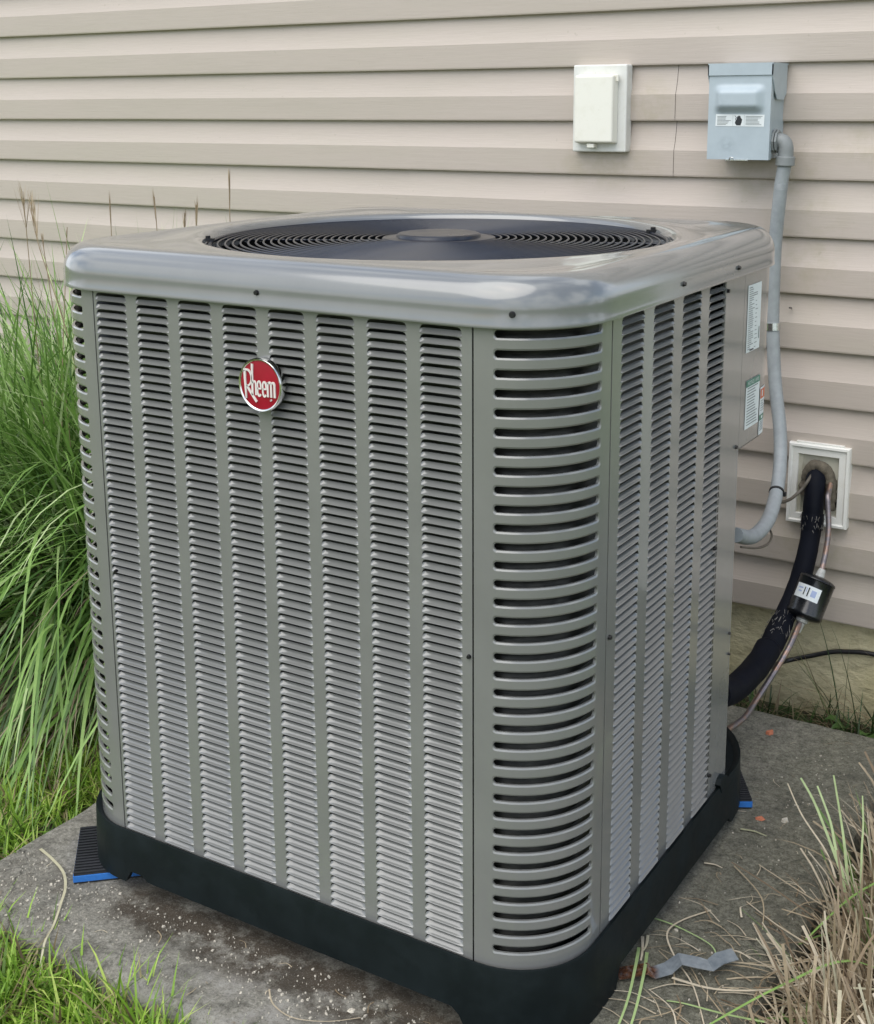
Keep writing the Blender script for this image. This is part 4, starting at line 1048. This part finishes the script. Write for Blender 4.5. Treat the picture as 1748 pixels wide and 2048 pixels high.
straw([(.445, .098), (.462, .102), (.476, .099)], .0055, .85, 'short stubby straw close to the side of the black base')
straw([(.49, .115), (.56, .04, .012), (.585, -.03, .006)], .0035, .6, 'thin grey straw slanting across the pad halfway along the right side')
straw([(.50, -.02), (.47, -.07), (.468, -.12, .01), (.500, -.165, .008), (.545, -.21, .006), (.60, -.30, .0)], .0042, .82, 'long curved straw bending in a bow towards the front of the pad')
straw([(.66, -.05, .02), (.60, -.01, .008), (.54, .03)], .0045, .78, 'straight pale straw reaching out of the dry clump at mid height')
straw([(.68, .03, .03), (.60, .09, .012), (.525, .135, .006)], .0045, .7, 'upper straw reaching from the dry clump towards the black base')
straw([(.435, -.135), (.448, -.165), (.458, -.195, .008)], .0055, .88, 'first of two pale clipped straws standing beside the front right corner')
straw([(.441, -.128), (.448, -.150), (.452, -.172, .008)], .0055, .92, 'second shorter pale clipped straw beside the front right corner')
straw([(.425, -.225), (.455, -.214, .006), (.492, -.196, .006)], .0045, .85, 'pale straw poking left from under the bent metal strap')
straw([(.51, -.205, .006), (.57, -.20, .008), (.63, -.17, .010), (.68, -.14, .02)], .006, .87, 'thick pale straw lying right of the bent metal strap')
straw([(.03, -.518), (.055, -.540), (.095, -.548), (.14, -.530), (.175, -.50)], .0028, .72, 'thin curved straw in front of the black base at the bottom')
straw([(-.20, -.50), (-.185, -.508), (-.178, -.522)], .0025, .5, 'tiny curled brown twig on the front left of the pad')
for i, (pts, w, lb) in enumerate((([(.440, -.160, .004), (.462, -.225, .02), (.480, -.30, .012), (.497, -.42, .004)], .0062, 'left one of two green grass blades crossing under the bent strap'), ([(.455, -.165, .004), (.478, -.232, .02), (.497, -.31, .012), (.517, -.42, .004)], .0062, 'right one of two green grass blades crossing under the bent strap'),
        ([(.66, -.255, .03), (.60, -.245, .012), (.545, -.245, .006), (.52, -.250, .004)], .0055, 'green grass blade lying out of the dry clump right of the strap'), ([(.405, -.085, .004), (.46, -.085, .006), (.525, -.10, .006), (.545, -.118, .004)], .004, 'dull green blade lying across the pad beside the front right corner'))):
    straw([(x, y, z-.002) for x, y, z in pts], w, .9, lb, 'grass blade', 'grass_blade', 'loose green blades lying on the pad', TALL)
q = Blades(); r2 = random.Random(77)
for _ in range(80):
    x, y = r2.uniform(.45, .63), r2.uniform(-.5, .68)
    if r2.random() < .2: x, y = r2.uniform(-.5, .3), r2.uniform(-.6, -.46)
    a = r2.uniform(0, 6.28); l = r2.uniform(.005, .03); q.path([(x, y, .002), (x+math.cos(a)*l*.5, y+math.sin(a)*l*.5, .0035), (x+math.cos(a+.3)*l, y+math.sin(a+.3)*l, .002)], r2.uniform(.0008, .002), r2.uniform(.3, .9))
for _ in range(64):
    x, y = r2.uniform(.50, .66), r2.uniform(-.42, .12); a = r2.gauss(2.6, .9); l = r2.uniform(.03, .09)
    q.path([(x, y, .003), (x+math.cos(a)*l*.5, y+math.sin(a)*l*.5, r2.uniform(.003, .008)), (x+math.cos(a+r2.uniform(-.5, .5))*l, y+math.sin(a+.2)*l, .003)], r2.uniform(.0014, .0032), r2.uniform(.3, .9))
tag(q.build('straw_litter', STRAW), 'fine broken bits of straw scattered over the pad', 'litter', kind='stuff')
# bent metal strap
g = MB(); pts = [(.440, -.236, .006), (.462, -.222, .010), (.476, -.214, .014), (.484, -.212, .009), (.500, -.196, .012), (.512, -.180, .022), (.535, -.172, .020), (.552, -.165, .017), (.560, -.150, .022), (.578, -.134, .026)]
P = [Vector(p) for p in pts]; rws = []
for off in (0, -.0012):
    for sgn_ in ((-1, -.33, .33, 1) if off == 0 else (1, .33, -.33, -1)):
        rws.append([])
        for i, p in enumerate(P):
            tg_ = (P[min(i+1, len(P)-1)]-P[max(0, i-1)]); sd_ = Vector((-tg_.y, tg_.x, 0)).normalized()
            rws[-1].append(tuple(p+sd_*.0128*sgn_+Vector((0, 0, off))))
rws.append(rws[0]); g.grid(rws)
tag(g.build('metal_strap', STRAP), 'bent grey metal strap with one rusty end lying on the pad', 'metal strap')
